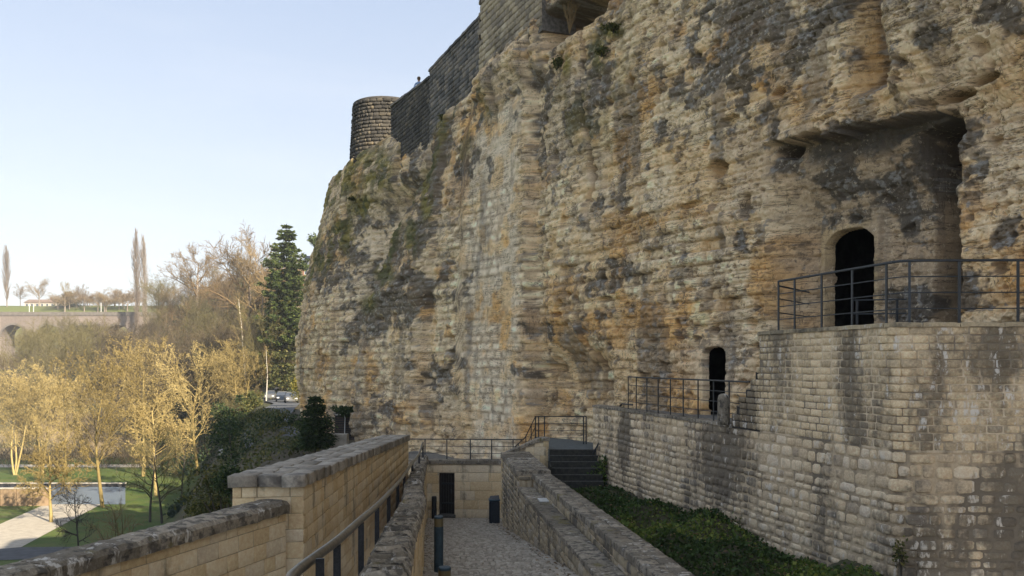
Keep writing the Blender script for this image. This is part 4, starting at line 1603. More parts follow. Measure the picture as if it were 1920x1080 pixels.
# ------------------------------------------------------------------ bollards, bin
def bollard(px, Y, h, r, label):
    x = (px - 960) / F * Y
    zb = path_z(Y)
    root = thing('bollard', label, 'bollard', (x, Y, zb), 'bollards on the cobbled path')
    m = MB(); m.lathe((x, Y, zb), [(r * 1.02, -.05), (r, .0), (r, h - .18)], 24); m.build('post', M['bollard'], root, False)
    m = MB(); m.lathe((x, Y, zb), [(r * .96, h - .18), (r * .96, h - .04)], 24); m.build('band', M['bollard_band'], root)
    m = MB(); m.lathe((x, Y, zb), [(r, h - .04), (r, h - .012), (r * .9, h), (0, h + .004)], 24); m.build('cap', M['bollard'], root)


bollard(822.5, 15.0, 1.0, .083, 'tall round blue-grey metal bollard standing on the cobbles')
bollard(833.5, 11.4, .49, .088, 'shorter bollard top beside the tall bollard, cut off below')
m = MB()
zb = path_z(34)
x = (814 - 960) / F * 34
m.lathe((x, 34, zb), [(.10, 0), (.10, .86), (.085, .9), (0, .905)], 16)
tag(m.build('post', M['iron']), 'dark metal post left of the low door', 'post')


def bin_():
    Y = 30.6
    x = (927 - 960) / F * Y
    zb = path_z(Y)
    root = thing('litter_bin', 'dark blue-grey litter bin with hooded lid against the wall end', 'litter bin', (x, Y, zb))
    m = MB(); m.bbox((x, Y, zb + .42), .37, .37, .82, .1, .03); m.build('body', M['bin'], root)
    m = MB(); m.box((x, Y, zb + .03), .3, .3, .06, .1); m.build('base', M['iron'], root)
    m = MB()
    m.bbox((x, Y, zb + .865), .40, .40, .05, .1, .015)
    m.build('lid', M['bin_lid'], root)
    m = MB()
    m.add([(x - .18, Y - .19, zb + .89), (x + .18, Y - .19, zb + .89), (x + .18, Y + .19, zb + .89), (x - .18, Y + .19, zb + .89), (x - .16, Y + .15, zb + .97), (x + .16, Y + .15, zb + 1.0)],
          [(0, 1, 5, 4), (1, 2, 5), (2, 3, 4, 5), (3, 0, 4)])
    m.build('hood', M['bin'], root)


bin_()

# ------------------------------------------------------------------ fortress walls on the brow
def fort_piece(name, label, pts, zlo, zhi, ch, sw, key, seed, n, thick=1.2, cop=True, drop=.6):
    root = thing(name, label, 'fortress wall', (pts[0][0], pts[0][1], 12))
    pa = Path(pts, 1)
    ribbon_body('wall_core', pa, 0, pa.L, thick, lambda s: zlo(s) - drop, lambda s: zhi(s) - .02, M['mortar_dark'], root, 20, inset=.02)
    bl = courses(pa, 0, pa.L, lambda s: zlo(s) - drop + .2, zhi, ch, sw, seed, .10, .03, .03, jitter=.3)
    lay(root, bl, 'course', key, 'stone', n, seed)
    if cop:
        coping_run(root, pa, 0, pa.L, lambda s: zhi(s) + .13, .7, .14, .08, 'fort', 1.4, seed, rough=.03, seg=3, shape='flat', nm='coping_slab')
    return pa


pL = [P(733, 197, 54.3), P(783, 155, 49.3), P(806, 144, 47.2)]
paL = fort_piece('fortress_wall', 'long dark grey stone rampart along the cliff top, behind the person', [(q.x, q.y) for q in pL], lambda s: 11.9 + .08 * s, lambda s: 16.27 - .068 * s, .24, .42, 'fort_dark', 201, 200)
pL2 = [P(805.5, 128, 47.25), P(905, 50, 39.6)]
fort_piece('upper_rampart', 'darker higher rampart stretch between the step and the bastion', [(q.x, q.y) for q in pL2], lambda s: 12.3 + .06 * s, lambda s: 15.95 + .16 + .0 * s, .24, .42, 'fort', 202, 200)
c1 = P(900, 60, 39.3)
c2 = (LX + LS * 33.2 + CN[0] * .3, 33.2 + CN[1] * .3)
fort_piece('bastion_corner', 'projecting masonry bastion corner standing on the cliff edge at the top', [(c1.x + 2.2, c1.y + 2.0), (c1.x, c1.y), c2], lambda s: 14.3 if s > 2.9 else 13.4, const(20.5), .26, .46, 'fort_pale', 203, 230, thick=1.5, drop=1.4)


def turret():
    c = Vector((-8.75, 59.5, 0))
    root = thing('turret', 'round battered stone turret at the far end of the rampart', 'turret', (c.x, c.y, 13.5))
    for z0, z1, r0, r1, nm, key in ((10.5, 17.75, 2.66, 2.28, 'wall_core', 'mortar_dark'),):
        m = MB(); m.lathe(c, [(r0 - .05, z0), (r1 - .05, z1)], 40); m.build(nm, M[key], root)
    r = np.random.default_rng(211)
    bl = []
    z = 10.6
    while z < 17.7:
        h = .25 * (.9 + .2 * r.random())
        R = np.interp(z, [10.5, 17.75], [2.66, 2.28])
        a = r.random()
        while a < 2 * math.pi + .0:
            w = .36 * (.4 + 1.2 * r.random())
            am = a + w / 2 / R
            n = Vector((math.cos(am), math.sin(am), 0))
            if n.y < .35:
                t = Vector((-n.y, n.x, 0))
                bl.append((c + n * (R - .10) + Vector((0, 0, z + h / 2)), t * (w - .03), n * (.115 + .05 * r.random()), Vector((0, 0, (h - .02) * (.8 + .2 * r.random())))))
            a += w / R
        z += h
    lay(root, bl, 'rubble', 'fort_dark', 'stone', 180, 212)
    m = MB(); m.lathe(c, [(2.28, 17.70), (2.33, 17.74), (2.31, 17.86), (2.2, 17.92), (0, 17.92)], 40); m.build('cap_course', M['fort_dark'], root)


turret()

# ------------------------------------------------------------------ terrain
def edge_x(Y):
    return np.interp(Y, [-60, 0, 3.4, 8, 12.4, 26, 30, 34.5, 38, 46, 50, 70, 78, 100, 200, 600],
                     [-18, -7.6, -6.6, -4.9, -3.6, -3.5, -3.3, -4.6, -5.0, -4.0, -8.0, -14, 20, 60, 90, 120])


def shelf_x(Y):
    return np.interp(Y, [-60, 0, 12, 26, 45, 70, 110, 150, 600], [-20, -8, -5.0, -6.3, -12.2, -20.0, -32, -43, -170])


def terrain_z(X, Y):
    d = shelf_x(Y) - X
    w = np.interp(Y, [0, 20, 40, 60, 110, 160], [14, 14, 12, 11.5, 13, 13])
    sh = np.interp(Y, [0, 20, 45, 70, 110, 150, 180], [-5.2, -5.4, -4.9, -4.6, -5.6, -6.6, -5.5])
    z = -20 + (sh + 20) * (1 - sst(0, 1, d / w))
    r = X / np.maximum(Y, 1)
    # wooded hill behind the valley floor
    crest = np.interp(r, [-1.2, -.62, -.48, -.42, -.36, -.30, -.26, 0], [-2, -2, 1, 10, 24, 29, 30, 30])
    start = np.interp(r, [-.6, -.44, -.36, -.28], [172, 168, 160, 158])
    end = np.interp(r, [-.6, -.46, -.40, -.28], [205, 225, 265, 275])
    k = sst(0, 1, (Y - start) / (end - start))
    z = z + (np.maximum(crest, z) - z) * k
    pl = sst(318, 392, Y)
    z = np.maximum(z, z + (26 - z) * pl)
    z = z + np.maximum(0, 16 - z) * sst(5, 30, X - shelf_x(Y)) * sst(74, 92, Y)
    z = z + (fbm(X * .06, Y * .06, 4, 301) - .5) * 3.0 * np.clip(k + (1 - sst(0, 1, np.abs(d / w - .5) * 2)) * .4, 0, 1) * (1 - .6 * pl)
    return z


def build_terrain():
    Y = np.concatenate([np.linspace(-60, 0, 10), np.linspace(2, 60, 90), np.linspace(60.7, 180, 170), np.linspace(181, 330, 90), np.linspace(332, 620, 60), [700, 800, 900]])
    d = np.concatenate([[0], np.geomspace(.25, 30, 60), np.linspace(30.8, 130, 110), np.geomspace(132, 900, 40)])
    YY, DD = np.meshgrid(Y, d, indexing='ij')
    XX = edge_x(YY) - DD
    ZZ = terrain_z(XX, YY)
    flat = (ZZ < -19.6) & (YY < 172)
    ZZ = ZZ + (fbm(XX * .5, YY * .5, 3, 303) - .5) * .35 * (~flat)
    n1, n2 = fbm(XX * .05, YY * .05, 4, 305), fbm(XX * .35, YY * .35, 4, 307)
    c = np.zeros(XX.shape + (3,)) + np.array((.075, .062, .038))
    def lerp(c, dd, f):
        return c * (1 - f[..., None]) + np.array(dd) * f[..., None]
    c = lerp(c, (.19, .145, .085), sst(.45, .6, n1) * (YY > 165))
    c = lerp(c, (.06, .062, .028), sst(.5, .62, n2))
    gr = sst(-19.0, -19.7, ZZ) * (YY < 175)
    c = lerp(c, (.050, .085, .016), gr)
    c = lerp(c, (.085, .11, .024), gr * sst(.42, .58, n2) * .8)
    c = lerp(c, (.10, .085, .04), gr * sst(.56, .66, fbm(XX * .9, YY * .9, 4, 309)) * .5)
    c = lerp(c, (.10, .12, .03), sst(330, 380, YY) * sst(.35, .55, n1 + .08))
    me = np_mesh('ground', np.stack([XX, YY, ZZ], 2).reshape(-1, 3), [grid_q(*XX.shape)], {'tone': c.reshape(-1, 3)}, True)
    k = NT('ground_cover')
    k.col(k.mix(.6, k.attr('tone'), k.ramp(k.noise(3.0, 6, .7), [(.3, (.3, .3, .3)), (.5, (.5, .5, .5)), (.7, (.7, .7, .7))]), 'OVERLAY'))
    k.bump(k.noise(6, 5, .7), .6, .1)
    o = link('ground', me, k.m)
    return tag(o, 'valley floor lawns and wooded slopes', None, None, 'structure')


def grid_q(nu, nv):
    a, b = np.meshgrid(np.arange(nu - 1), np.arange(nv - 1), indexing='ij')
    return np.stack([a * nv + b, (a + 1) * nv + b, (a + 1) * nv + b + 1, a * nv + b + 1], -1).reshape(-1, 4)


build_terrain()


def G(px, py, z=-20.0):
    """ground point on a level valley floor seen at that pixel"""
    Y = (z * F) / (HZ - py)
    return ((px - 960) * Y / F, Y)


def sheet(name, pts, z, mat, label, kind='structure', t=0.0):
    m = MB()
    if t:
        m.prism(pts, z - t, z)
    else:
        m.add([(p[0], p[1], z) for p in pts], [tuple(range(len(pts)))])
    return tag(m.build(name, mat), label, None, None, kind)


M['gravel_path'] = plain_mat('gravel_path', (.40, .36, .30), .95, n=.18, nsc=1.2, bump=.2)
M['road'] = plain_mat('road', (.085, .088, .095), .9, n=.3, nsc=1.0)
M['water'] = plain_mat('water', (.10, .13, .17), .12, 0, spec=.6)
k = NT('river_water'); k.col((.16, .20, .25)); k.b.inputs['Roughness'].default_value = .25
k.bump(k.noise(.7, 4, .6, sc=(.4, 1.4, 1)), .25, .3); M['water'] = k.m
M['quay'] = plain_mat('quay', (.05, .05, .055), .9, n=.5, nsc=1.2)
M['brown_wall'] = plain_mat('brown_wall', (.30, .21, .13), .95, n=.45, nsc=.9, bump=.4)
M['pale_cap'] = plain_mat('pale_cap', (.46, .42, .36), .9, n=.3, nsc=2)
sheet('footpath', [G(-260, 1090), G(40, 1026), G(206, 937), G(106, 937), G(80, 948), G(0, 983), G(-300, 1100)], -19.97, M['gravel_path'], 'pale gravel footpath between the lawns')
sheet('riverside_road', [G(-200, 1058), G(92, 1048), G(190, 1036), G(330, 1022), G(330, 1012), G(150, 1026), G(40, 1026.5), G(-200, 1047)], -19.955, M['road'], 'grey road along the valley lawn')
sheet('river', [G(-220, 946), G(235, 946), G(235, 913), G(-220, 913)], -19.96, M['water'], 'pale river reflecting the sky')
sheet('far_footpath', [G(-200, 876.5), G(330, 876.5), G(330, 871), G(-200, 871)], -19.96, M['pale_cap'], 'pale footpath beyond the river lawn')


def long_wall(name, label, p0, p1, h, th, mat, bayw, cap):
    root = thing(name, label, 'wall', (p0[0], p0[1], -20))
    m = MB(); a, b = Vector((p0[0], p0[1], -20)), Vector((p1[0], p1[1], -20))
    L = (b - a).length
    n = max(1, int(L / bayw))
    d = (b - a) / n
    ang = math.atan2(d.y, d.x)
    for i in range(n):
        m = MB()
        m.bbox(a + d * (i + .5) + Vector((0, 0, h / 2 - .1)), d.length - .06, th * (1 + .12 * (i % 3 == 1)), h + .1, ang, .03)
        m.build('panel', M[mat], root)
    m = MB(); m.bar(a + Vector((0, 0, h)), b + Vector((0, 0, h)), th + .16, .14); m.build('coping', M[cap], root)


long_wall('river_wall', 'brown panelled river wall at the back of the sunlit lawn', G(-150, 949), G(93, 948), 2.45, .5, 'brown_wall', 2.2, 'pale_cap')
long_wall('quay_wall', 'dark quay wall on the far bank of the river', G(-200, 913), G(236, 913), .62, .5, 'quay', 3.0, 'pale_cap')

# ------------------------------------------------------------------ trees
def tubes(segs, rads, k):
    """tapered open prisms; segs (n, 2, 3), rads (n, 2)"""
    a, b = segs[:, 0], segs[:, 1]
    d = b - a
    d = d / np.maximum(np.linalg.norm(d, axis=1, keepdims=True), 1e-6)
    up = np.where(np.abs(d[:, 2:3]) < .9, np.array([[0, 0, 1.]]), np.array([[1., 0, 0]]))
    u = np.cross(d, up)
    u /= np.linalg.norm(u, axis=1, keepdims=True)
    w = np.cross(d, u)
    V = []
    for p, r in ((a, rads[:, 0]), (b, rads[:, 1])):
        for j in range(k):
            t = 2 * math.pi * j / k
            V.append(p + (u * math.cos(t) + w * math.sin(t)) * r[:, None])
    V = np.stack(V, 1)                       # n, 2k, 3
    n = len(segs)
    o = np.arange(n)[:, None] * 2 * k
    q = []
    for j in range(k):
        q.append(np.concatenate([o + j, o + (j + 1) % k, o + k + (j + 1) % k, o + k + j], 1))
    return V.reshape(-1, 3), np.stack(q, 1).reshape(-1, 4)


def leaf_cards(P_, size, seed, aspect=.55, droop=0.0, axis=None):
    r = np.random.default_rng(seed)
    n = len(P_)
    d = r.normal(size=(n, 3)) if axis is None else axis + r.normal(size=(n, 3)) * .35
    d[:, 2] -= droop
    d /= np.linalg.norm(d, axis=1, keepdims=True)
    u = np.cross(d, r.normal(size=(n, 3)))
    u /= np.linalg.norm(u, axis=1, keepdims=True)
    s = size * (.6 + .8 * r.random((n, 1)))
    V = np.stack([P_, P_ + d * s * .5 + u * s * aspect * .5, P_ + d * s, P_ + d * s * .5 - u * s * aspect * .5], 1).reshape(-1, 3)
    q = np.arange(4 * n).reshape(-1, 4)
    tone = np.repeat(r.random(n), 4)
    return V, q, tone


def grow(seed, H, spec):
    """returns trunk segments and crown segments for a bare tree of height H"""
    r = random.Random(seed)
    trunk, crown = [], []

    def branch(p, d, L, rad, lev):
        n = max(2, spec['steps'][lev])
        pts = [p]
        up = spec['up'][lev]
        for i in range(n):
            d = (d + Vector((r.gauss(0, 1), r.gauss(0, 1), r.gauss(0, 1))) * spec['wob'][lev] + Vector((0, 0, up))).normalized()
            pts.append(pts[-1] + d * (L / n))
        for i in range(n):
            r0 = rad * (1 - .82 * i / n)
            r1 = rad * (1 - .82 * (i + 1) / n)
            (trunk if lev == 0 else crown).append((pts[i], pts[i + 1], r0, r1))
        if lev + 1 >= spec['levels']:
            return
        m = spec['kids'][lev]
        m = max(1, int(round(m * r.uniform(.8, 1.2))))
        lo = spec['from'][lev]
        for c in range(m):
            f = lo + (1 - lo) * ((c + r.random()) / m)
            f = min(f, .99)
            i = int(f * n)
            q = pts[i].lerp(pts[i + 1], f * n - i)
            dd = (pts[i + 1] - pts[i]).normalized()
            a = r.random() * 2 * math.pi + c * 2.4
            s = dd.cross(Vector((math.cos(a), math.sin(a), .13)))
            s = s.normalized() if s.length > 1e-3 else Vector((1, 0, 0))
            ang = math.radians(spec['ang'][lev] * r.uniform(.75, 1.25))
            nd = dd * math.cos(ang) + s * math.sin(ang)
            prof = spec['prof'](f) if lev == 0 else (1.15 - .65 * f)
            branch(q, nd, L * spec['len'][lev] * prof * r.uniform(.75, 1.2), max(rad * (1 - .8 * f) * spec['rr'][lev], spec['rmin']), lev + 1)

    for (dx, dy, hh) in spec.get('stems', [(0, 0, 1)]):
        branch(Vector((dx * .004 * H, dy * .004 * H, -.02 * H)), Vector((dx * .16, dy * .16, 1)).normalized(), H * spec['trunk'] * hh, H * spec['r0'], 0)
    return trunk, crown


def bark(name, c, c2, nsc=1.5):
    k = NT(name)
    oi = k.n('ShaderNodeObjectInfo')
    f = k.math('ADD', k.math('MULTIPLY', k.noise(nsc, 3, .6), .45), k.math('MULTIPLY', oi.outputs['Random'], .55))
    k.col(k.mix(k.step(f, .3, .68), c, c2))
    k.b.inputs['Roughness'].default_value = .9
    return k.m


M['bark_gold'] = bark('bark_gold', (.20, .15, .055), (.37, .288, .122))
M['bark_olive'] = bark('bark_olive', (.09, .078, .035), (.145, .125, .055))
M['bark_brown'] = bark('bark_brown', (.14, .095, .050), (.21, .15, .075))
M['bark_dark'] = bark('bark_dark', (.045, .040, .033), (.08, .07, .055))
M['bark_pale'] = bark('bark_pale', (.42, .38, .32), (.50, .46, .40))
M['bark_grey'] = bark('bark_grey', (.17, .135, .11), (.23, .19, .155))


def tree_proto(name, seed, H, spec, mt, mc, buds=0.0):
    root = thing(name, None, None, (0, 0, 0))
    tr_, cr = grow(seed, H, spec)
    for nm, sg, k_, mm in (('trunk', tr_, 6, mt), ('crown', cr, 3, mc)):
        S_ = np.array([[a[:], b[:]] for a, b, _, _ in sg])
        R_ = np.array([[x, y] for _, _, x, y in sg])
        V, q = tubes(S_, R_, k_)
        if nm == 'crown' and buds:                       # swelling buds along the last twigs
            fine_ = np.where(R_[:, 1] < np.percentile(R_[:, 1], 70))[0]
            rb = np.random.default_rng(seed)
            Pb = []
            for rep in range(2):
                u = rb.random((len(fine_), 1))
                Pb.append(S_[fine_, 0] * (1 - u) + S_[fine_, 1] * u)
            Vb, qb, _ = leaf_cards(np.vstack(Pb), buds, seed, .45)
            q = np.vstack([q, qb + len(V)])
            V = np.vstack([V, Vb])
        o = link(nm, np_mesh(nm, V, [q]), M[mm], root)
        kid(o, root)
    return root


TALL = dict(levels=4, steps=[8, 5, 4, 3], up=[.02, .07, .05, .02], wob=[.05, .10, .14, .18], kids=[22, 9, 9], ang=[44, 44, 42], len=[.46, .50, .45], rr=[.55, .6, .6],
            rmin=.027, trunk=.92, r0=.016, prof=lambda f: .45 + .85 * math.sin(math.pi * min(1, max(0, (f - .26) / .80))))
TALL['from'] = [.30, .15, .1]
MULTI = dict(TALL, stems=[(-1, .2, 1), (1, -.3, .92), (.2, 1, .85)], kids=[12, 9, 9], r0=.012)
MULTI['from'] = [.32, .15, .1]
ROUND = dict(levels=4, steps=[6, 5, 4, 3], up=[.0, .05, .05, .03], wob=[.04, .10, .15, .2], kids=[20, 10, 6], ang=[55, 42, 40], len=[.62, .50, .45], rr=[.6, .6, .6],
             rmin=.026, trunk=.86, r0=.020, prof=lambda f: 1.15 - .75 * f)
ROUND['from'] = [.34, .2, .1]
BROAD = dict(levels=4, steps=[5, 6, 5, 3], up=[.0, .06, .05, .03], wob=[.06, .16, .2, .24], kids=[15, 11, 9], ang=[62, 45, 42], len=[.75, .5, .45], rr=[.7, .6, .55],
             rmin=.027, trunk=.72, r0=.024, prof=lambda f: 1.1 - .5 * f)
BROAD['from'] = [.35, .2, .1]
POPL = dict(levels=3, steps=[10, 5, 3], up=[.01, .16, .1], wob=[.02, .07, .12], kids=[130, 11], ang=[26, 24], len=[.22, .42], rr=[.35, .6],
            rmin=.05, trunk=.98, r0=.010, prof=lambda f: .35 + 1.5 * f * (1 - f) * 1.3 if f < .8 else .5 - .4 * (f - .8) * 3)
POPL['from'] = [.10, .1]
BIRCH = dict(levels=4, steps=[8, 5, 4, 2], up=[.02, .14, .10, .04], wob=[.04, .08, .12, .16], kids=[13, 5, 4], ang=[34, 32, 35], len=[.34, .45, .45], rr=[.5, .6, .6],
             rmin=.022, trunk=.95, r0=.012, prof=lambda f: 1.1 - .7 * f)
BIRCH['from'] = [.35, .2, .1]
SHRUB = dict(levels=3, steps=[4, 4, 3], up=[.08, .06, .04], wob=[.12, .16, .2], kids=[9, 7], ang=[42, 42], len=[.6, .5], rr=[.6, .6],
             rmin=.016, trunk=.9, r0=.014, prof=lambda f: 1.1 - .6 * f, stems=[(-3, 1, .8), (2.4, -1, .9), (.5, 2.5, 1), (-.8, -2, .9), (3.5, 2, .7)])
SHRUB['from'] = [.15, .1]

DARKT = dict(BROAD, kids=[15, 8, 6], rmin=.018, r0=.016, len=[.52, .5, .45])
DARKT['from'] = [.3, .2, .1]
M['bark_shade'] = bark('bark_shade', (.060, .047, .032), (.115, .088, .052))  # shade of the wooded slope put into a darker bark
PR = {}
for nm, args in {
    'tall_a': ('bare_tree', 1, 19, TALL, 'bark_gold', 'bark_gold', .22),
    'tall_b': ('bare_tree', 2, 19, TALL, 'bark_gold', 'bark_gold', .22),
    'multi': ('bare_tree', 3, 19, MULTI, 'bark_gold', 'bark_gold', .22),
    'round': ('bare_tree', 4, 9.8, ROUND, 'bark_gold', 'bark_gold', .14),
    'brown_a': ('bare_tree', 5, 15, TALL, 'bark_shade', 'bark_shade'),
    'brown_c': ('bare_tree', 15, 15, TALL, 'bark_brown', 'bark_brown'),
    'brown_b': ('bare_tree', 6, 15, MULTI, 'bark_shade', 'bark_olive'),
    'broad': ('bare_tree', 7, 13, BROAD, 'bark_grey', 'bark_brown'),
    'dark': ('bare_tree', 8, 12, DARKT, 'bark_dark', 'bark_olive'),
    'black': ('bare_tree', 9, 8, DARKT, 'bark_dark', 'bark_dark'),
    'poplar': ('poplar_tree', 10, 28, POPL, 'bark_grey', 'bark_grey'),
    'birch': ('birch_tree', 11, 15, BIRCH, 'bark_pale', 'bark_brown'),
    'shrub': ('bare_shrub', 12, 4, SHRUB, 'bark_olive', 'bark_brown'),
}.items():
    PR[nm] = tree_proto(*args)
PH = dict(tall_a=19, tall_b=19, multi=19, round=9.8, brown_a=15, brown_b=15, broad=13, brown_c=15, dark=12, black=8, poplar=28, birch=15, shrub=4)
# true heights of the grown prototypes
for nm, r_ in PR.items():
    PH[nm] = float(np.percentile([v.co.z for c in KIDS[r_.name] for v in c.data.vertices], 98))
USED = set()


def plant(kind, px, Y, top, label, group=None, base=None, wide=1.0, rz=None):
    """stand a tree with its crown top at that height of the view; base from the terrain unless given"""
    X = (px - 960) / F * Y
    zb = float(terrain_z(np.array([X]), np.array([float(Y)]))[0]) if base is None else base
    zt = (HZ - top) / F * Y
    s = max(.15, (zt - zb) / PH[kind])
    pr = PR[kind]
    rz = random.random() * 6.28 if rz is None else rz
    sc = (s * wide, s * wide, s)
    if pr.name not in USED:
        USED.add(pr.name)
        pr.location, pr.rotation_euler, pr.scale = (X, Y, zb - .1), (0, 0, rz), sc
        tag(pr, label, 'tree' if kind != 'shrub' else 'shrub', group)
        return pr
    o = dup(pr, (X, Y, zb - .1), rz, sc, label, group)
    if not group and 'group' in o:
        del o['group']
    return o


gA = 'sunlit bare trees in the valley'
plant('round', 96, 107, 833, 'small rounded bare tree glowing gold beside the pale gravel footpath', gA, wide=1.15)
plant('multi', 28, 152, 690, 'tall golden bare tree with forked stems on the far lawn at the frame edge', gA, rz=.4)
plant('multi', 80, 154, 688, 'golden bare tree with two slanting stems behind the small rounded tree', gA, rz=2.0)
plant('tall_a', 122, 158, 706, 'narrower golden bare tree just right of the slanting stems', gA, wide=.9)
plant('tall_b', 193, 118, 668, 'tall bare tree with dark trunk at the corner of the lawn, crown catching the sun', gA, wide=.95)
plant('tall_a', 268, 150, 636, 'tallest golden bare tree of the valley row, with a pointed crown', gA, wide=1.05)
plant('tall_b', 372, 150, 654, 'golden bare tree with slim straight trunk between the pointed tree and the ivy tree', gA, wide=1.0)
plant('multi', 450, 148, 642, 'broad golden bare tree above dark ivy near the cliff end', gA, rz=1.1, wide=1.05)
plant('round', 292, 128, 742, 'rosy topped bare tree rising behind the dark lawn trees', gA)
gB = 'dark bare trees on the shaded lawn'
plant('dark', 281, 107, 806, 'shaded bare tree with dark trunk on the green lawn', gB, wide=.8)
plant('dark', 304, 106, 826, 'shaded bare tree with low spreading branches beside the other lawn tree', gB, wide=.8)
plant('dark', 340, 122, 800, 'shaded bare tree thinning out at the lawn edge', gB, wide=.7)
plant('black', 147, 86, 900, 'small black bare tree in front of the gravel footpath', None, wide=.75)
plant('shrub', 222, 86, 938, 'leafless spreading shrub on the near lawn by the parapet', None, wide=.8)
plant('birch', 462, 175, 545, 'slender pale trunked birch standing out from the shaded wood', None)
plant('birch', 499, 140, 646, 'thin white trunk beside the road near the cliff end', None)
plant('poplar', 257, 290, 432, 'taller of the two slim poplars on the skyline', 'skyline poplars', wide=.62)
plant('poplar', 272, 292, 444, 'shorter slim poplar touching the taller one on the skyline', 'skyline poplars', wide=.58)
plant('poplar', 13, 385, 462, 'lone slim poplar at the frame edge above the viaduct', 'skyline poplars', wide=.95)
gC = 'bare trees on the skyline'
plant('broad', 73, 395, 522, 'round crowned bare tree beside the pale house', gC)
plant('broad', 38, 400, 533, 'small faint bare tree between the lone poplar and the round tree', gC, wide=.8)
plant('tall_b', 123, 380, 528, 'thin upright bare tree at the end of the pale house', gC, wide=.6)
plant('broad', 152, 385, 534, 'bare tree leaning over the dark evergreen above the viaduct', gC)
plant('broad', 216, 390, 539, 'low wide bare tree left of the twin poplars', gC, wide=1.5)
plant('broad', 186, 400, 550, 'faint low bare tree in the skyline hedge', gC, wide=1.5)
plant('broad', 370, 235, 458, 'flat topped bare tree standing clear above the wood', gC, wide=1.1)
plant('broad', 468, 200, 443, 'gnarled ivy-clad bare tree on the wood crest', gC, wide=.9)
plant('broad', 494, 195, 452, 'second gnarled bare tree next to the tall spruce', gC, wide=.8)
gJ = 'low trees hedging the plateau field'
for i in range(24):
    px = 108 + 155 * (i + random.random()) / 24
    plant('broad', px, 372 + 14 * random.random(), 540 + 18 * random.random(), 'low bushy bare tree hedging the field above the viaduct', gJ, wide=1.5)
gD = 'brown bare trees of the hillside wood'
rr = random.Random(5)
spots = []
for i in range(64):
    px = 285 + 245 * rr.random()
    u = rr.random()
    Y = 170 + 90 * u
    crest = np.interp(px, [280, 330, 380, 430, 480, 530], [520, 505, 480, 468, 455, 470])
    top = crest + (1 - u) * 150 + rr.random() * 26
    spots.append((Y, px, top))
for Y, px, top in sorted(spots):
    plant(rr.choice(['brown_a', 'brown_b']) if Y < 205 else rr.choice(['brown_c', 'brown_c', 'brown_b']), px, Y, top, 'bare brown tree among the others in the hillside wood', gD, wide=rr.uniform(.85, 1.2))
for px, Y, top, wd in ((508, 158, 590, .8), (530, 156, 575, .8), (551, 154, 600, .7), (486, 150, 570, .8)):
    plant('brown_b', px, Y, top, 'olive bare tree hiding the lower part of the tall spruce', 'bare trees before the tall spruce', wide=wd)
gE = 'bare trees in front of the viaduct'
for i in range(26):
    px = -20 + 330 * (i + rr.random()) / 26
    Y = 185 + 80 * rr.random()
    top = np.interp(px, [-20, 30, 60, 110, 160, 230, 320], [690, 668, 600, 586, 596, 600, 590]) + rr.random() * 30
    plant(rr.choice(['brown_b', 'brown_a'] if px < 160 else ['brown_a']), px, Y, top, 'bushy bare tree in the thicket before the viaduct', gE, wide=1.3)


# ------------------------------------------------------------------ leaves
def leaf_mat(name, stops):
    k = NT(name)
    a = k.attr('rnd', True)
    k.col(k.ramp(a, stops))
    k.b.inputs['Roughness'].default_value = .65
    tl = k.n('ShaderNodeBsdfTranslucent')
    k.l(k.ramp(a, [(p, tuple(min(1, x * 1.3) for x in c)) for p, c in stops]), tl.inputs[0])
    mx = k.n('ShaderNodeMixShader')
    mx.inputs[0].default_value = .25
    k.l(k.b.outputs[0], mx.inputs[1])
    k.l(tl.outputs[0], mx.inputs[2])
    k.l(mx.outputs[0], k.out.inputs[0])
    return k.m


M['ivy'] = leaf_mat('ivy', [(.0, (.022, .040, .013)), (.45, (.052, .090, .022)), (.8, (.11, .16, .034)), (1., (.20, .225, .05))])
M['needles'] = leaf_mat('needles', [(.0, (.03, .052, .016)), (.6, (.065, .092, .026)), (1., (.13, .15, .042))])
M['evergreen'] = leaf_mat('evergreen', [(.0, (.016, .032, .015)), (.6, (.036, .062, .024)), (1., (.085, .11, .036))])
M['olive_leaf'] = leaf_mat('olive_leaf', [(.0, (.04, .05, .018)), (.6, (.08, .09, .03)), (1., (.18, .16, .05))])
M['dead_leaf'] = leaf_mat('dead_leaf', [(.0, (.07, .045, .025)), (.6, (.16, .10, .05)), (1., (.30, .21, .11))])
M['gold_leaf'] = leaf_mat('gold_leaf', [(.0, (.12, .12, .03)), (.6, (.26, .23, .05)), (1., (.40, .33, .08))])


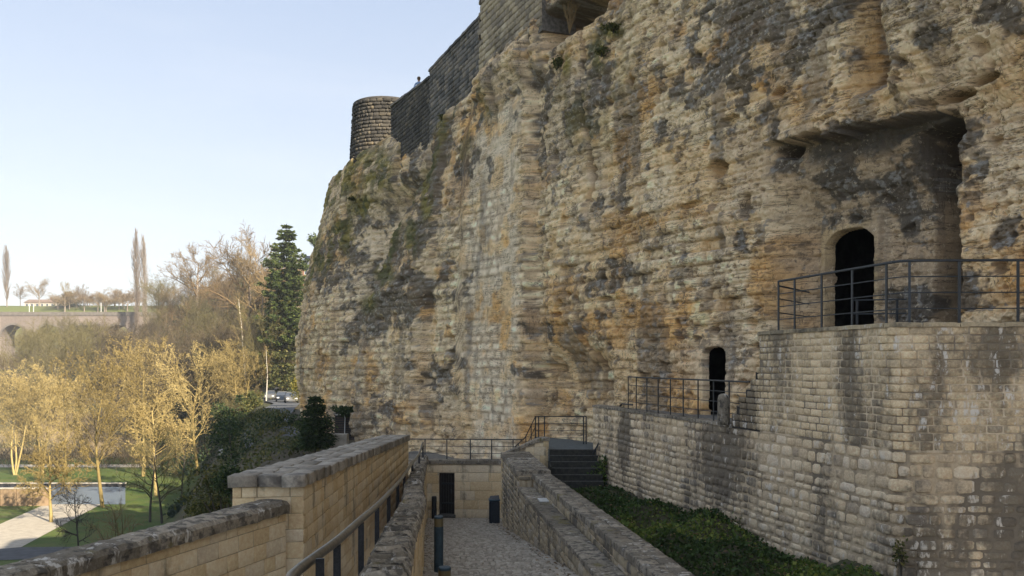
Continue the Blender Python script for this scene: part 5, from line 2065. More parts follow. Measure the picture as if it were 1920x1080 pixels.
def conifer(name, label, px, Y, top, base_z, wid, seed, mat='needles', n=9000, layers=26, loose=.5, cat='tree', pw=.75, cap=99, card=None):
    r = np.random.default_rng(seed)
    X = (px - 960) / F * Y
    H = (HZ - top) / F * Y - base_z
    root = thing(name, label, cat, (X, Y, base_z))
    m = MB(); m.tube([(X, Y, base_z - .3), (X + .05, Y, base_z + H * .5), (X, Y, base_z + H * .98)], [H * .014, H * .009, .02], 7)
    m.build('trunk', M['bark_dark'], root)
    Ps, Ax, sg, rg = [], [], [], []
    for l in range(layers):
        f = .06 + .92 * (l + r.random() * .6) / layers
        z = f * H
        R = min(wid * (1 - f) ** pw, cap) * (.8 + .4 * r.random()) + .12
        nb = int(7 + 5 * (1 - f))
        for b in range(nb):
            a = 2 * math.pi * (b + r.random()) / nb
            L = R * (.65 + .5 * r.random())
            m_ = max(6, int(n / layers / nb * (1.6 - f)))
            tt = r.random(m_) ** .7
            sag = .20 * L
            bx, by = np.cos(a) * L * tt, np.sin(a) * L * tt
            bz = z - sag * tt ** 1.3 + .12 * L * (tt > .8) * tt
            Ps.append(np.c_[bx, by, bz] + r.normal(size=(m_, 3)) * np.array([.10, .10, .07]) * L * loose)
            Ax.append(np.c_[np.cos(a) + r.normal(size=m_) * .7, np.sin(a) + r.normal(size=m_) * .7, -.25 + 0 * tt])
            sg.append(np.array([[0, 0, z], [np.cos(a) * L * .9, np.sin(a) * L * .9, z - sag * .9]]))
            rg.append((.012 * H * .3 * (1 - f) + .01, .01))
    P_ = np.vstack(Ps) + np.array([X, Y, base_z])
    V, q, tone = leaf_cards(P_, card or wid * .13, seed, .5, axis=np.vstack(Ax))
    o = link('crown', np_mesh('crown', V, [q], {'rnd': tone}), M[mat], root)
    Vb, qb = tubes(np.array(sg) + np.array([X, Y, base_z]), np.array(rg), 4)
    link('branches', np_mesh('branches', Vb, [qb]), M['bark_dark'], root)['kind'] = 'stuff'
    return root


def bush(name, label, px, Y, pyc, rx, rz, seed, mat, n=2500, size=.12, z=None, group=None, cat='bush'):
    r = np.random.default_rng(seed)
    X = (px - 960) / F * Y
    zc = (HZ - pyc) / F * Y if z is None else z
    root = thing(name, label, cat, (X, Y, zc - rz), group)
    nl = 9
    C = np.c_[r.normal(size=nl) * rx * .45, r.normal(size=nl) * rx * .4, r.normal(size=nl) * rz * .4]
    R = .35 + .35 * r.random(nl)
    i = r.integers(nl, size=n)
    v = r.normal(size=(n, 3))
    v /= np.linalg.norm(v, axis=1, keepdims=True)
    P_ = C[i] + v * (R[i] * (.55 + .5 * r.random(n)))[:, None] * np.array([rx, rx, rz])
    P_ += np.array([X, Y, zc])
    V, q, tone = leaf_cards(P_, size, seed, .6)
    link('foliage', np_mesh('foliage', V, [q], {'rnd': tone}), M[mat], root)
    m = MB()
    for k_ in range(5):
        c = C[k_]
        m.tube([(X + c[0] * .1, Y + c[1] * .1, zc - rz * 1.3), (X + c[0] * .7, Y + c[1] * .7, zc + c[2] * .5), (X + c[0], Y + c[1], zc + c[2] + .3 * rz)], [.03 * rz + .005, .018 * rz + .004, .004], 5)
    m.build('stems', M['bark_dark'], root)
    return root


conifer('spruce_tree', 'tall dark green spruce at the edge of the wood near the cliff', 537, 150, 414, 2.0, 9.0, 31, 'needles', 42000, 30, .45, pw=.85, cap=3.9, card=.42)
conifer('small_spruce', 'lighter green conifer standing below the tall spruce', 527, 149, 520, -6.5, 3.9, 32, 'olive_leaf', 9000, 20, .9)
conifer('garden_conifer', 'dark bushy garden conifer at the foot of the cliff end', 591, 45, 738, -4.5, 1.15, 33, 'evergreen', 7000, 20, .9)
conifer('cypress', 'dark narrow evergreen below the broad golden tree', 450, 120, 735, -11.0, 2.2, 34, 'evergreen', 4500, 16, .9)
conifer('dark_evergreen', 'dark conifer in the skyline trees above the viaduct', 128, 383, 545, 25.5, 6.0, 35, 'evergreen', 2500, 12, 1.0)
# scots pine by the far house
bush('pine_tree', 'open crowned pine rising beside the slate roofed house', 597, 172, 452, 2.0, 1.7, 36, 'needles', 1500, .45, cat='tree')
m = MB(); q = P(597, 452, 172); m.tube([(q.x, q.y, 13), (q.x + .2, q.y, 19), (q.x - .1, q.y, q.z + 1)], [.25, .2, .08], 6)
pt = [o for o in bpy.data.objects if o.name.startswith('pine_tree') and o.parent is None][0]
m.build('trunk', M['bark_grey'], pt)
gF = 'evergreen bushes on the slope by the road'
for i, (px, Y, py, rx, rz, mt, lb) in enumerate([
    (505, 75, 812, 2.0, 1.5, 'evergreen', 'dark evergreen bush beside the curving grey road'),
    (480, 80, 800, 1.5, 1.4, 'olive_leaf', 'olive bush with yellow tips beside the evergreen bushes'),
    (545, 62, 812, 1.7, 1.4, 'evergreen', 'low dark bush left of the garden conifer'),
    (430, 100, 815, 2.6, 2.4, 'evergreen', 'dark bush below the narrow evergreen'),
    (462, 92, 838, 2.2, 1.6, 'evergreen', 'broad dark bush under the olive bush'),
    (566, 100, 722, 1.3, 1.6, 'gold_leaf', 'yellowish shrub against the cliff corner above the road'),
    (491, 82, 786, .6, .7, 'gold_leaf', 'small bright yellow shrub among the dark bushes'),
    (646, 50.0, 768, .9, .22, 'evergreen', 'creeper mat on top of the slatted bin shed'),
    (418, 27, 925, .85, .8, 'olive_leaf', 'scrubby bush on the bank beside the thick wall end'),
    (395, 30, 955, .8, .55, 'olive_leaf', 'lower scrub on the bank behind the parapet'),
    (436, 24, 900, .45, .45, 'evergreen', 'small dark bush hugging the end of the thick wall'),
    (1137, 28.3, 893, .42, .50, 'ivy', 'leafy green bush at the foot of the dark steps'),
    (1190, 26.3, 862, .12, .22, 'olive_leaf', 'narrow tuft growing from the retaining wall nearest the steps'),
    (1231, 25.0, 877, .17, .26, 'olive_leaf', 'larger tuft growing from the retaining wall'),
    (1268, 23.6, 889, .10, .16, 'ivy', 'smallest tuft growing low on the retaining wall'),
    (1385, 19.7, 1000, .14, .30, 'ivy', 'thin sprigs climbing the retaining wall above the ivy'),
    (1690, 14.35, 1040, .16, .28, 'olive_leaf', 'weedy sprigs at the rounded corner of the retaining wall'),
    (520, 70, 860, 1.2, .7, 'olive_leaf', 'low scrub at the kerb of the curving grey road'),
    (575, 48, 838, .8, .4, 'olive_leaf', 'scrub and litter at the foot of the garden conifer'),
]):
    bush('bush' if rx > .3 else 'wall_plant', lb, px, Y, py, rx, rz, 400 + i, mt, int(900 + 900 * min(rx, 2)) if rx > .3 else 150, .05 + .055 * rx + .0008 * Y, cat='bush' if rx > .3 else 'plant')


gG = 'bushes crowding the bank below the hill road'
rb_ = random.Random(17)
for i in range(30):
    Y = rb_.uniform(38, 112)
    d = rb_.uniform(-1, 13)
    X = float(shelf_x(Y)) - d
    px = 960 + F * X / Y
    if px > 560 or px < 428 or X > edge_x(Y) - 3 or d > 9.5 or (488 < px < 562):
        continue
    z = float(terrain_z(np.array([X]), np.array([Y]))[0])
    rx = rb_.uniform(.9, 2.0)
    bush('bush', 'evergreen bush in the thicket covering the bank below the hill road', px, Y, 0, rx, rx * .8, 700 + i, rb_.choice(['evergreen', 'evergreen', 'olive_leaf']), 1500, .09 + .0016 * Y, z=z + rx * .55, group=gG)
gH = 'bare trees on the bank below the hill road'
for i in range(16):
    Y = rb_.uniform(100, 140)
    X = float(shelf_x(Y)) - rb_.uniform(1, 9)
    px = 960 + F * X / Y
    if px < 385:
        continue
    plant(rb_.choice(['dark', 'brown_b', 'brown_a']), px, Y, rb_.uniform(735, 800), 'thin bare tree among the bushes of the bank', gH, wide=.9)
gI = 'ivy covered trunks in the shaded wood'
for i in range(26):
    Y = rb_.uniform(160, 205)
    px = rb_.uniform(285, 520)
    X = (px - 960) / F * Y
    z = float(terrain_z(np.array([X]), np.array([Y]))[0])
    h = rb_.uniform(3.0, 6.0)
    bush('ivy_tree', 'dark ivy covered tree in the shaded hillside wood', px, Y, 0, rb_.uniform(1.6, 3.2), h, 800 + i, 'evergreen', 1700, .42, z=z + h * .7, group=gI, cat='tree')


# ground ivy between path wall and retaining wall
def ground_ivy():
    r = np.random.default_rng(71)
    n = 42000
    Y = 11.5 + 17.0 * r.random(n) ** 1.35
    x0 = 3.45 - .1 * Y
    x1 = 10.2 - .2556 * Y
    u = r.random(n)
    X = x0 + (x1 - x0) * u
    hum = fbm(X * .9, Y * .9, 4, 501)
    z = -4.75 + .028 * (28 - Y) + 1.1 * hum + .25 * np.sin(np.pi * u) + .0
    z = z + r.random(n) * .07 - .03
    V, q, tone = leaf_cards(np.c_[X, Y, z], .075, 72, .75)
    br = sst(.50, .66, fbm(X * .6 + 3, Y * .6, 4, 503))
    tone = np.clip(tone * .60 + np.repeat(br, 4) * .55 - .08, 0, 1)
    o = link('ground_ivy', np_mesh('ground_ivy', V, [q], {'rnd': tone}), M['ivy'])
    tag(o, 'dense dark ivy covering the bed between the two walls', None, None, 'stuff')
    Yg = np.linspace(9, 29.3, 60)
    ug = np.linspace(0, 1, 24)
    YY, UU = np.meshgrid(Yg, ug, indexing='ij')
    XX = 3.2 - .1 * YY + (10.5 - .2556 * YY - 3.2 + .1 * YY) * UU
    ZZ = -4.82 + .028 * (28 - YY) + 1.1 * fbm(XX * .9, YY * .9, 4, 501) + .25 * np.sin(np.pi * UU)
    o = link('planting_bed', np_mesh('planting_bed', np.stack([XX, YY, ZZ], 2).reshape(-1, 3), [grid_q(*XX.shape)], None, True), M['joint_earth'])
    tag(o, 'earth bed under the ivy', None, None, 'structure')


ground_ivy()


def fallen_leaves():
    r = np.random.default_rng(75)
    n = 1500
    Y = 11.5 + 17.0 * r.random(n) ** 1.3
    X = 3.45 - .1 * Y + (6.75 - .1556 * Y) * r.random(n)
    Z = -4.75 + .028 * (28 - Y) + 1.1 * fbm(X * .9, Y * .9, 4, 501) + .25 * np.sin(np.pi * np.clip((X - 3.45 + .1 * Y) / (6.75 - .1556 * Y), 0, 1)) + .08
    m_ = 700                                             # along both edges of the path
    Y2 = 8 + 28 * r.random(m_)
    s_ = r.random(m_) < .6
    X2 = np.where(s_, 2.55 - .1 * Y2 - np.abs(r.normal(size=m_)) * .16, -.1 * Y2 - .15 + np.abs(r.normal(size=m_)) * .14)
    Z2 = -(1.70 + .133 * Y2) + .035
    P_ = np.r_[np.c_[X, Y, Z], np.c_[X2, Y2, Z2]]
    V, q, t = leaf_cards(P_, .075, 76, .6)
    V = V.reshape(-1, 4, 3)
    V[:, :, 2] = V[:, :1, 2] + (V[:, :, 2] - V[:, :1, 2]) * .3
    o = link('fallen_leaves', np_mesh('fallen_leaves', V.reshape(-1, 3), [q], {'rnd': t}), M['dead_leaf'])
    tag(o, 'dead brown leaves scattered on the ivy and along the path edges', None, None, 'stuff')


fallen_leaves()


# undergrowth of the wooded slopes: twig tangle nobody could count
def undergrowth():
    r = np.random.default_rng(81)
    n = 2000
    px = np.where(r.random(n) < .6, r.uniform(270, 560, n), r.uniform(-30, 330, n))
    Y = r.uniform(160, 262, n)
    X = (px - 960) / F * Y
    Z = terrain_z(X, Y)
    segs, rad = [], []
    for i in range(n):
        h = r.uniform(1.5, 4.5)
        for k_ in range(9):
            a = r.random() * 6.28
            b = np.array([X[i], Y[i], Z[i]]) + np.array([r.normal() * .8, r.normal() * .8, r.random() * h * .5])
            e = b + np.array([math.cos(a) * h * .35, math.sin(a) * h * .35, h * (.3 + .5 * r.random())])
            segs.append((b, e))
            rad.append((.05, .02))
    V, q = tubes(np.array(segs), np.array(rad), 3)
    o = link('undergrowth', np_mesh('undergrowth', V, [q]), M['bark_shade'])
    tag(o, 'tangled brown undergrowth on the wooded slope', None, None, 'stuff')
    # ivy and evergreen cover on the same slope
    n = 26000
    px = r.uniform(300, 565, n)
    Y = r.uniform(150, 250, n)
    X = (px - 960) / F * Y
    Z = terrain_z(X, Y)
    P_ = np.c_[X, Y, Z + r.random(n) ** 2 * 3.5]
    kp = fbm(X * .15, Y * .15, 3, 83) > .5
    V, q, t = leaf_cards(P_[kp], .55, 84, .6)
    o = link('evergreen_undergrowth', np_mesh('evergreen_undergrowth', V, [q], {'rnd': t}), M['evergreen'])
    tag(o, 'dark ivy and holly under the hillside trees', None, None, 'stuff')
    # dry scrub on the near bank left of the walls
    n = 30000
    Y = 14 + 75 * r.random(n) ** 1.3
    d = r.random(n) * 16
    X = shelf_x(Y) - d + 2
    Z = terrain_z(X, Y)
    kp = (fbm(X * .3, Y * .3, 3, 85) > .40) & (Z > -19.4) & (X < edge_x(Y) - .5)
    P_ = np.c_[X, Y, Z + r.random(n) * .5][kp]
    V, q, t = leaf_cards(P_, .22, 86, .5)
    o = link('bank_scrub', np_mesh('bank_scrub', V, [q], {'rnd': t}), M['olive_leaf'])
    tag(o, 'rough scrub on the steep bank', None, None, 'stuff')


undergrowth()

for nm, r_ in PR.items():
    if r_.name not in USED:
        for c in KIDS[r_.name]:
            bpy.data.objects.remove(c)
        bpy.data.objects.remove(r_)

# ------------------------------------------------------------------ viaduct
M['viaduct_stone'] = stone_mat('viaduct_stone', stops=[(.0, (.13, .11, .10)), (.5, (.18, .15, .135)), (1., (.23, .19, .17))], stain_lo=.55, stain_hi=.7, stain_sc=.12, fine=1.6, bump=.3, stain=(.10, .09, .09))
M['viaduct_trim'] = plain_mat('viaduct_trim', (.15, .135, .125), .9, n=.3, nsc=1)
M['house_wall'] = plain_mat('house_wall', (.40, .35, .30), .9, n=.1, nsc=1)
M['house_roof'] = plain_mat('house_roof', (.20, .14, .11), .9, n=.3, nsc=1)
M['slate'] = plain_mat('slate', (.12, .13, .16), .7, n=.3, nsc=2)
M['brick'] = plain_mat('brick', (.30, .15, .11), .9, n=.3, nsc=3)
M['glass'] = plain_mat('glass', (.05, .06, .08), .15, 0, spec=.6)
M['white_metal'] = plain_mat('white_metal', (.6, .6, .6), .5)


def viaduct():
    Y0, D = 300.0, 8.0
    root = thing('viaduct', 'long stone railway viaduct with round arches crossing the valley', 'bridge', ((25 - 960) / F * Y0, Y0, -6))
    pitch, aw = 12.2, 8.6
    zd, zs = 16.6, 9.0
    x0 = (25 - 960) / F * Y0 - pitch * 3.5
    for b in range(9):
        a, e = x0 + b * pitch, x0 + (b + 1) * pitch
        c = (a + e) / 2
        m = MB()
        n = 14
        arc = [(c + aw / 2 * math.cos(math.pi - math.pi * i / n), zs + aw / 2 * math.sin(math.pi * i / n)) for i in range(n + 1)]
        for y in (Y0, Y0 + D):
            pass
        V, Fc = [], []
        for (x, z) in arc:
            V += [(x, Y0, z), (x, Y0 + D, z), (x, Y0, zd), (x, Y0 + D, zd)]
        for i in range(n):
            o, p = 4 * i, 4 * i + 4
            Fc += [(o, p, p + 2, o + 2), (o + 1, o + 3, p + 3, p + 1), (o, o + 1, p + 1, p), (o + 2, p + 2, p + 3, o + 3)]
        m.add(V, Fc)
        m.build('arch', M['viaduct_stone'], root)
        v = MB()
        for i in range(n):
            (xa, za), (xb, zb_) = arc[i], arc[i + 1]
            v.add([(xa, Y0 - .12, za), (xb, Y0 - .12, zb_), (c + (xb - c) * 1.14, Y0 - .12, zs + (zb_ - zs) * 1.14), (c + (xa - c) * 1.14, Y0 - .12, zs + (za - zs) * 1.14),
                   (xa, Y0 + .1, za), (xb, Y0 + .1, zb_), (c + (xb - c) * 1.14, Y0 + .1, zs + (zb_ - zs) * 1.14), (c + (xa - c) * 1.14, Y0 + .1, zs + (za - zs) * 1.14)],
                  [(0, 1, 2, 3), (0, 4, 5, 1), (3, 2, 6, 7)])
        v.build('arch_ring', M['viaduct_trim'], root)
        m = MB()
        pw = pitch - aw
        m.box((a, Y0 + D / 2, (zd + zs) / 2 + 0), pw - .01, D + .02, zd - zs + .02)
        m.box((a, Y0 + D / 2, (zs - 9) / 2), pw + .25, D + .3, zs + 9)
        m.build('pier', M['viaduct_stone'], root)
    L = pitch * 16
    for nm, z, h, t in (('string_course', zd + .15, .4, .5), ('parapet', zd + .8, .9, .0)):
        m = MB()
        if nm == 'parapet':
            m.box((x0 + L / 2 - 8, Y0 + .25, z), L, .45, h)
            m.box((x0 + L / 2 - 8, Y0 + D - .25, z), L, .45, h)
        else:
            m.box((x0 + L / 2 - 8, Y0 + D / 2, z), L, D + t, h)
        m.build(nm, M['viaduct_trim'], root)
    for px, hh in ((52, 3.2), (60, 2.6), (187, 3.4)):
        x = (px - 960) / F * Y0
        m = MB()
        m.box((x, Y0 + 1.0, zd + 1 + hh / 2), .16, .16, hh)
        o = m.build('signal_post', M['white_metal'])
        tag(o, {52: 'pale post on the viaduct nearer the frame edge', 60: 'shorter pale post on the viaduct beside the first', 187: 'pale post on the viaduct below the wide bare tree'}[px], 'post')


viaduct()


def house(name, label, px0, px1, Y, eave, ridge, base, wall, roof, nwin, dep=9.0, floors=1):
    xa, xb = (px0 - 960) / F * Y, (px1 - 960) / F * Y
    ze, zr, zb = (HZ - eave) / F * Y, (HZ - ridge) / F * Y, (HZ - base) / F * Y
    root = thing(name, label, 'house', ((xa + xb) / 2, Y, zb))
    m = MB(); m.prism([(xa, Y), (xb, Y), (xb, Y + dep), (xa, Y + dep)], zb - 1.5, ze)
    for x in (xa, xb):
        m.add([(x, Y, ze), (x, Y + dep, ze), (x, Y + dep / 2, zr - .05)], [(0, 1, 2)])
    m.build('wall', M[wall], root)
    m = MB()
    o = .4
    for y, s in ((Y - o, 1), (Y + dep + o, -1)):
        k_ = (zr - ze) / (dep / 2)
        m.add([(xa - o, y, ze - o * k_), (xb + o, y, ze - o * k_), (xb + o, Y + dep / 2, zr), (xa - o, Y + dep / 2, zr), (xa - o, y, ze - o * k_ + .2), (xb + o, y, ze - o * k_ + .2), (xb + o, Y + dep / 2, zr + .2), (xa - o, Y + dep / 2, zr + .2)],
              [(0, 1, 2, 3), (4, 5, 6, 7), (0, 1, 5, 4), (1, 2, 6, 5), (3, 0, 4, 7)])
    rf = m.build('roof', M[roof], root)
    m = MB(); m.box(((xa * .3 + xb * .7), Y + dep * .55, zr + .4), .7, .7, 1.6); m.build('chimney', M['brick'], rf)
    fh = (ze - zb) / floors
    for f in range(floors):
        for i in range(nwin):
            x = xa + (xb - xa) * (i + .5) / nwin
            w = min(1.0, (xb - xa) / nwin * .5)
            m = MB(); m.box((x, Y - .03, zb + fh * (f + .52)), w + .2, .12, fh * .5 + .2); wd = m.build('window', M['white_metal'], root)
            m = MB(); m.box((x, Y - .075, zb + fh * (f + .52)), w, .06, fh * .5); m.build('pane', M['glass'], wd)


house('pale_house', 'long low pale house on the sunlit plateau beyond the viaduct', 46, 103, 420, 567, 561, 578, 'house_wall', 'house_roof', 6)
house('brick_house', 'slate roofed brick house half hidden behind the cliff edge', 568, 640, 172, 497, 477, 545, 'brick', 'slate', 5, 8, 2)

# ------------------------------------------------------------------ road, vehicles, shed
M['asphalt'] = plain_mat('asphalt', (.10, .105, .115), .9, n=.25, nsc=2)


def tz(x, y):
    return float(terrain_z(np.array([float(x)]), np.array([float(y)]))[0])


def drape(name, pts, half, mat, label, lift=.12):
    m = MB()
    vv = []
    P_ = [Vector(p) for p in pts]
    for i, p in enumerate(P_):
        d = (P_[min(i + 1, len(P_) - 1)] - P_[max(i - 1, 0)])
        n = Vector((d.y, -d.x, 0)).normalized()
        for s in (-1, 1):
            q = p + n * half * s
            vv.append((q.x, q.y, tz(q.x, q.y) + lift))
    m.add(vv, [(2 * i, 2 * i + 1, 2 * i + 3, 2 * i + 2) for i in range(len(P_) - 1)])
    return tag(m.build(name, mat), label, None, None, 'structure')


def tz(x, y):
    return float(terrain_z(np.array([float(x)]), np.array([float(y)]))[0])


ctr = [P(515, 852, 54), P(498, 830, 66), P(520, 790, 88), P(538, 765, 115), P(524, 748, 128), P(507, 740, 146), P(500, 730, 190)]
drape('hill_road', [(q.x, q.y, max(tz(q.x, q.y), q.z - .3)) for q in ctr], 1.7, M['asphalt'], 'grey road curving along the foot of the cliff', .25)

M['car_dark'] = plain_mat('car_dark', (.02, .03, .05), .25, .3, spec=.6)
M['car_white'] = plain_mat('car_white', (.13, .133, .14), .5, .1, spec=.6)
M['tyre'] = plain_mat('tyre', (.02, .02, .02), .8)
M['lamp_glass'] = plain_mat('lamp_glass', (.7, .7, .7), .2)


def car(label, x, y, z, rz, paint, roofp):
    root = thing('parked_car', label, 'car', (x, y, z), 'cars on the hill road')
    R = Matrix.Translation((x, y, z)) @ Matrix.Rotation(rz, 4, 'Z')

    def loft(nm, secs, mat):
        m = MB()
        vv = []
        for (yy, zb, zt, wb, wt) in secs:
            for (sx, zz, w) in ((-1, zb, wb), (-1, zb + (zt - zb) * .6, wb), (-1, zt, wt), (1, zt, wt), (1, zb + (zt - zb) * .6, wb), (1, zb, wb)):
                vv.append(R @ Vector((sx * w, yy, zz)))
        n = len(secs)
        fs = [(6 * i + j, 6 * i + (j + 1) % 6, 6 * i + 6 + (j + 1) % 6, 6 * i + 6 + j) for i in range(n - 1) for j in range(6)]
        fs += [tuple(range(5, -1, -1)), tuple(6 * n - 6 + j for j in range(6))]
        m.add(vv, fs)
        return m.build(nm, M[mat], root, False)
    loft('body', [(-2.1, .35, .75, .75, .68), (-1.95, .28, .85, .85, .78), (-.9, .28, .98, .88, .82), (1.0, .28, 1.0, .88, .82), (1.9, .28, .95, .86, .78), (2.1, .35, .8, .78, .7)], paint)
    loft('cabin_glass', [(-1.0, .96, .98, .78, .76), (-.35, .96, 1.42, .78, .62), (1.1, .96, 1.44, .78, .62), (1.75, .96, 1.0, .76, .74)], 'glass')
    loft('roof', [(-.4, 1.41, 1.45, .63, .58), (.3, 1.43, 1.50, .64, .58), (1.1, 1.42, 1.46, .63, .57)], roofp)
    for sx in (-1, 1):
        for yy in (-1.3, 1.3):
            m = MB()
            m.tube([R @ Vector((sx * .72, yy, .32)), R @ Vector((sx * .90, yy, .32))], .32, 14)
            m.build('wheel', M['tyre'], root)
        m = MB(); m.box(R @ Vector((sx * .55, -2.06, .66)), .32, .12, .16, rz); m.build('headlight', M['lamp_glass'], root)


for lb, px, py, Y, rz, p_, r_ in (('dark car with pale roof coming down the hill road', 529, 752, 126, .25, 'car_dark', 'car_white'),
                                  ('white car partly hidden by scrub below the dark car', 546, 766, 118, .3, 'car_white', 'car_white'),
                                  ('white car furthest up the shaded hill road', 507, 734, 143, .2, 'car_white', 'car_white')):
    q = P(px, py, Y)
    car(lb, q.x, q.y, tz(q.x, q.y) + .27, rz, p_, r_)


def shed():
    Y = 50.0
    a, b = P(627, 812, Y), P(676, 812, Y)
    z0, z1 = -4.55, (HZ - 777) / F * Y
    root = thing('slatted_shed', 'small dark shed of horizontal timber slats at the cliff foot', 'shed', ((a.x + b.x) / 2, Y, z0))
    M['timber'] = plain_mat('timber', (.07, .055, .045), .9, n=.4, nsc=8)
    n = 11
    for i in range(n):
        z = z0 + (z1 - z0) * (i + .5) / n
        m = MB(); m.box(((a.x + b.x) / 2, Y, z), b.x - a.x, .03, (z1 - z0) / n * .72); m.build('slat', M['timber'], root)
    m = MB(); m.box(((a.x + b.x) / 2, Y + .55, (z0 + z1) / 2), b.x - a.x - .06, 1.0, z1 - z0 - .05); m.build('body', M['car_dark'], root)
    m = MB(); m.box(((a.x + b.x) / 2, Y + .5, z1 + .04), b.x - a.x + .1, 1.2, .05); m.build('roof', M['floor_slab'], root)
    m = MB(); m.tube([P(629, 778, Y - .1), P(645, 777, Y - .1), P(647, 784, Y - .1), P(646, 815, Y - .1)], .025, 6); m.build('pipe', M['white_metal'], root)
    m = MB(); m.bbox(P(636, 822, 46) + Vector((0, 0, -.2)), .95, .5, .9, 0, .03)
    tag(m.build('concrete_block', M['pale_cap']), 'pale concrete block before the slatted shed', 'block')


shed()

# boulders
M['boulder'] = plain_mat('boulder', (.42, .40, .38), .95, n=.4, nsc=3, bump=.6)
for lb, px, py, Y, s in (('pale boulder in the dark bushes above the lawn', 430, 848, 95, 1.1), ('pale rock on the bank beside the thick wall', 430, 893, 30, .22)):
    q = P(px, py, Y)
    r = np.random.default_rng(px)
    m = MB()
    m.lathe((q.x, q.y, q.z - s * .6), [(s * .7, 0), (s, s * .35), (s * .85, s * .75), (s * .4, s * 1.0), (0, s * 1.05)], 12)
    m.v = [(x + r.normal() * s * .1, y + r.normal() * s * .1, z + r.normal() * s * .07) for x, y, z in m.v]
    tag(m.build('boulder', M['boulder']), lb, 'rock')

# dark clipped hedge at the foot of the bank
r = np.random.default_rng(91)
n = 5000
u = r.random(n)
ga, gb = G(328, 976), G(392, 925)
Ph = np.c_[ga[0] + (gb[0] - ga[0]) * u + r.normal(size=n) * .55, ga[1] + (gb[1] - ga[1]) * u + r.normal(size=n) * .55, -20 + 1.5 * r.random(n)]
V, q, t = leaf_cards(Ph, .38, 92, .6)
root = thing('hedge', 'dark clipped hedge between the lawn and the steep bank', 'hedge', (ga[0], ga[1], -20))
link('foliage', np_mesh('foliage', V, [q], {'rnd': t * .5}), M['evergreen'], root)
m = MB(); m.tube([(ga[0], ga[1], -20), (gb[0], gb[1], -20)], .3, 5); m.build('stems', M['bark_dark'], root)

# leafless shrub in the recess under the bastion and a few on ledges
def ledge_shrub(label, px, py, Y, h, seed, mat):
    rr_ = random.Random(seed)
    q = P(px, py, Y)
    root = thing('ledge_shrub', label, 'shrub', q)
    m = MB(); c = MB()
    for i in range(11):
        a = rr_.uniform(-1, 1) * .35
        b = q + Vector((a * h * .8, rr_.uniform(-.2, .1) * h, h * rr_.uniform(.7, 1)))
        mid = q.lerp(b, .5) + Vector((rr_.uniform(-.05, .05), 0, 0))
        m.tube([q, mid, b], [.018, .011, .004], 5)
        for k_ in range(9):
            s_ = q.lerp(b, rr_.uniform(.35, .95))
            c.tube([s_, s_ + Vector((rr_.uniform(-.3, .3), rr_.uniform(-.2, .2), rr_.uniform(.15, .4))) * h * .5], [.010, .003], 4)
    m.build('stems', M[mat], root)
    c.build('twigs', M[mat], root)


ledge_shrub('dry golden shrub growing out of the recess below the bastion', 1068, 62, 32.0, 1.3, 3, 'bark_brown')


# tufts rooted on the upper ledges
for i, (px, py, lb) in enumerate([(1128, 96, 'grassy tuft on the ledge right of the bastion recess'), (1046, 118, 'small tuft on the rock step under the bastion recess'), (1150, 52, 'tuft high on the rock beside the bastion recess'),
                                  (832, 222, 'mossy tuft where the dark rampart meets the cliff'), (700, 330, 'grass clump on the mossy slope below the turret'), (660, 372, 'low grass clump at the outer edge of the mossy slope')]):
    t_ = line_t(px) if px > 750 else 56.5
    Yq = t_ - .35
    bush('ledge_tuft', lb, px, Yq, py, .22, .15, 900 + i, 'olive_leaf', 420, .09, group='tufts on the cliff ledges', cat='plant')


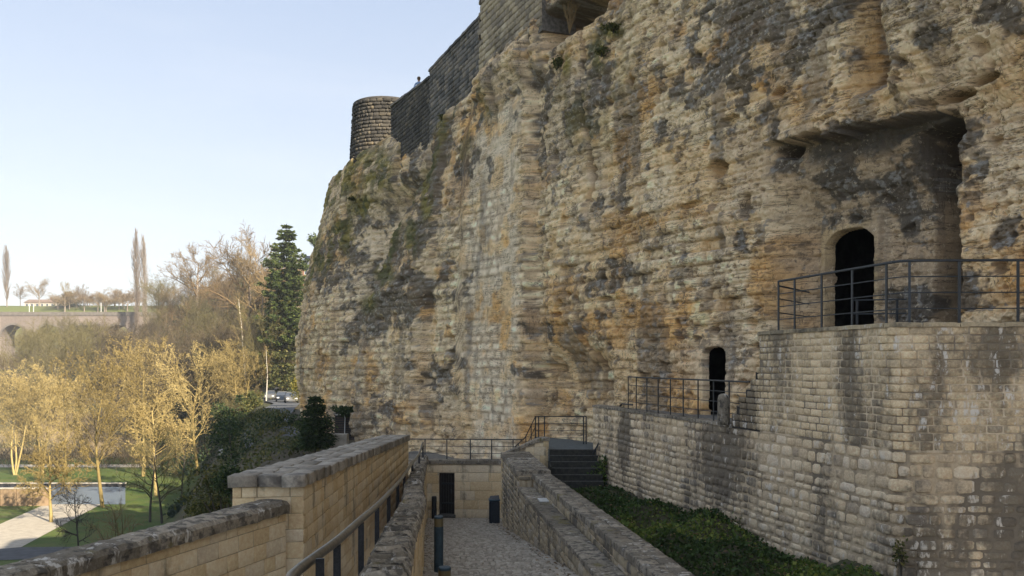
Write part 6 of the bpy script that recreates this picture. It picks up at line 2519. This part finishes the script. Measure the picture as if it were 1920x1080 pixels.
# ------------------------------------------------------------------ person on the rampart
def person():
    q = P(785.5, 144, 49.9)
    root = thing('person', 'person in light blue top leaning on the rampart parapet at the step', 'person', (q.x, q.y, q.z - 1.80))
    x, y, z = q.x, q.y, q.z - 1.80
    J = [(0, 0, .95), (0, 0, 1.18), (0, -.02, 1.42), (0, -.03, 1.50), (0, -.05, 1.60), (0, -.05, 1.72),
         (-.19, -.02, 1.40), (-.27, -.10, 1.15), (-.18, -.36, 1.12), (-.15, -.44, 1.11), (.19, -.02, 1.40), (.27, -.10, 1.15), (.18, -.36, 1.12), (.15, -.44, 1.11),
         (-.10, 0, .90), (-.11, -.02, .48), (-.11, .02, .08), (-.11, -.16, .03), (.10, 0, .90), (.11, -.02, .48), (.11, .02, .08), (.11, -.16, .03)]
    E = [(0, 1), (1, 2), (2, 3), (3, 4), (4, 5), (2, 6), (6, 7), (7, 8), (8, 9), (2, 10), (10, 11), (11, 12), (12, 13), (0, 14), (14, 15), (15, 16), (16, 17), (0, 18), (18, 19), (19, 20), (20, 21)]
    R_ = [.14, .13, .14, .06, .085, .075, .06, .045, .035, .03, .06, .045, .035, .03, .085, .06, .045, .035, .085, .06, .045, .035]
    me = bpy.data.meshes.new('body')
    me.from_pydata([(x + a, y + b, z + c) for a, b, c in J], E, [])
    k = NT('skin_and_clothes')
    sep = k.n('ShaderNodeSeparateXYZ')
    k.l(k.pos(), sep.inputs[0])
    c = k.mix(k.step(sep.outputs[2], z + 1.49, z + 1.50), (.22, .32, .50), (.42, .26, .19))
    c = k.mix(k.step(sep.outputs[2], z + .96, z + .97), (.03, .035, .06), c)
    k.col(c)
    o = link('body', me, k.m, root)
    o.modifiers.new('skin', 'SKIN')
    for i, v in enumerate(me.skin_vertices[0].data):
        v.radius = (R_[i], R_[i] * .85)
        v.use_root = i == 0
    s = o.modifiers.new('sub', 'SUBSURF'); s.levels = 1; s.render_levels = 1
    m = MB()
    m.lathe((x, y - .03, z + 1.62), [(.085, -.02), (.105, .06), (.10, .13), (.06, .175), (0, .185)], 12)
    m.build('hair', plain_mat('hair', (.10, .06, .03), .8), root, True)


person()

# ------------------------------------------------------------------ the valley's thin haze
hz = MB()
hz.prism([(-960, -75), (160, -75), (160, 920), (-960, 920)], -24.0, 60.0)
hk = bpy.data.materials.new('haze')
hk.use_nodes = True
hk.node_tree.nodes.clear()
ho = hk.node_tree.nodes.new('ShaderNodeOutputMaterial')
hv = hk.node_tree.nodes.new('ShaderNodeVolumePrincipled')
hv.inputs['Color'].default_value = (.86, .90, .96, 1)
hv.inputs['Density'].default_value = .00035
hk.node_tree.links.new(hv.outputs[0], ho.inputs['Volume'])
tag(hz.build('haze', hk), 'thin haze in the valley air', None, None, 'stuff')
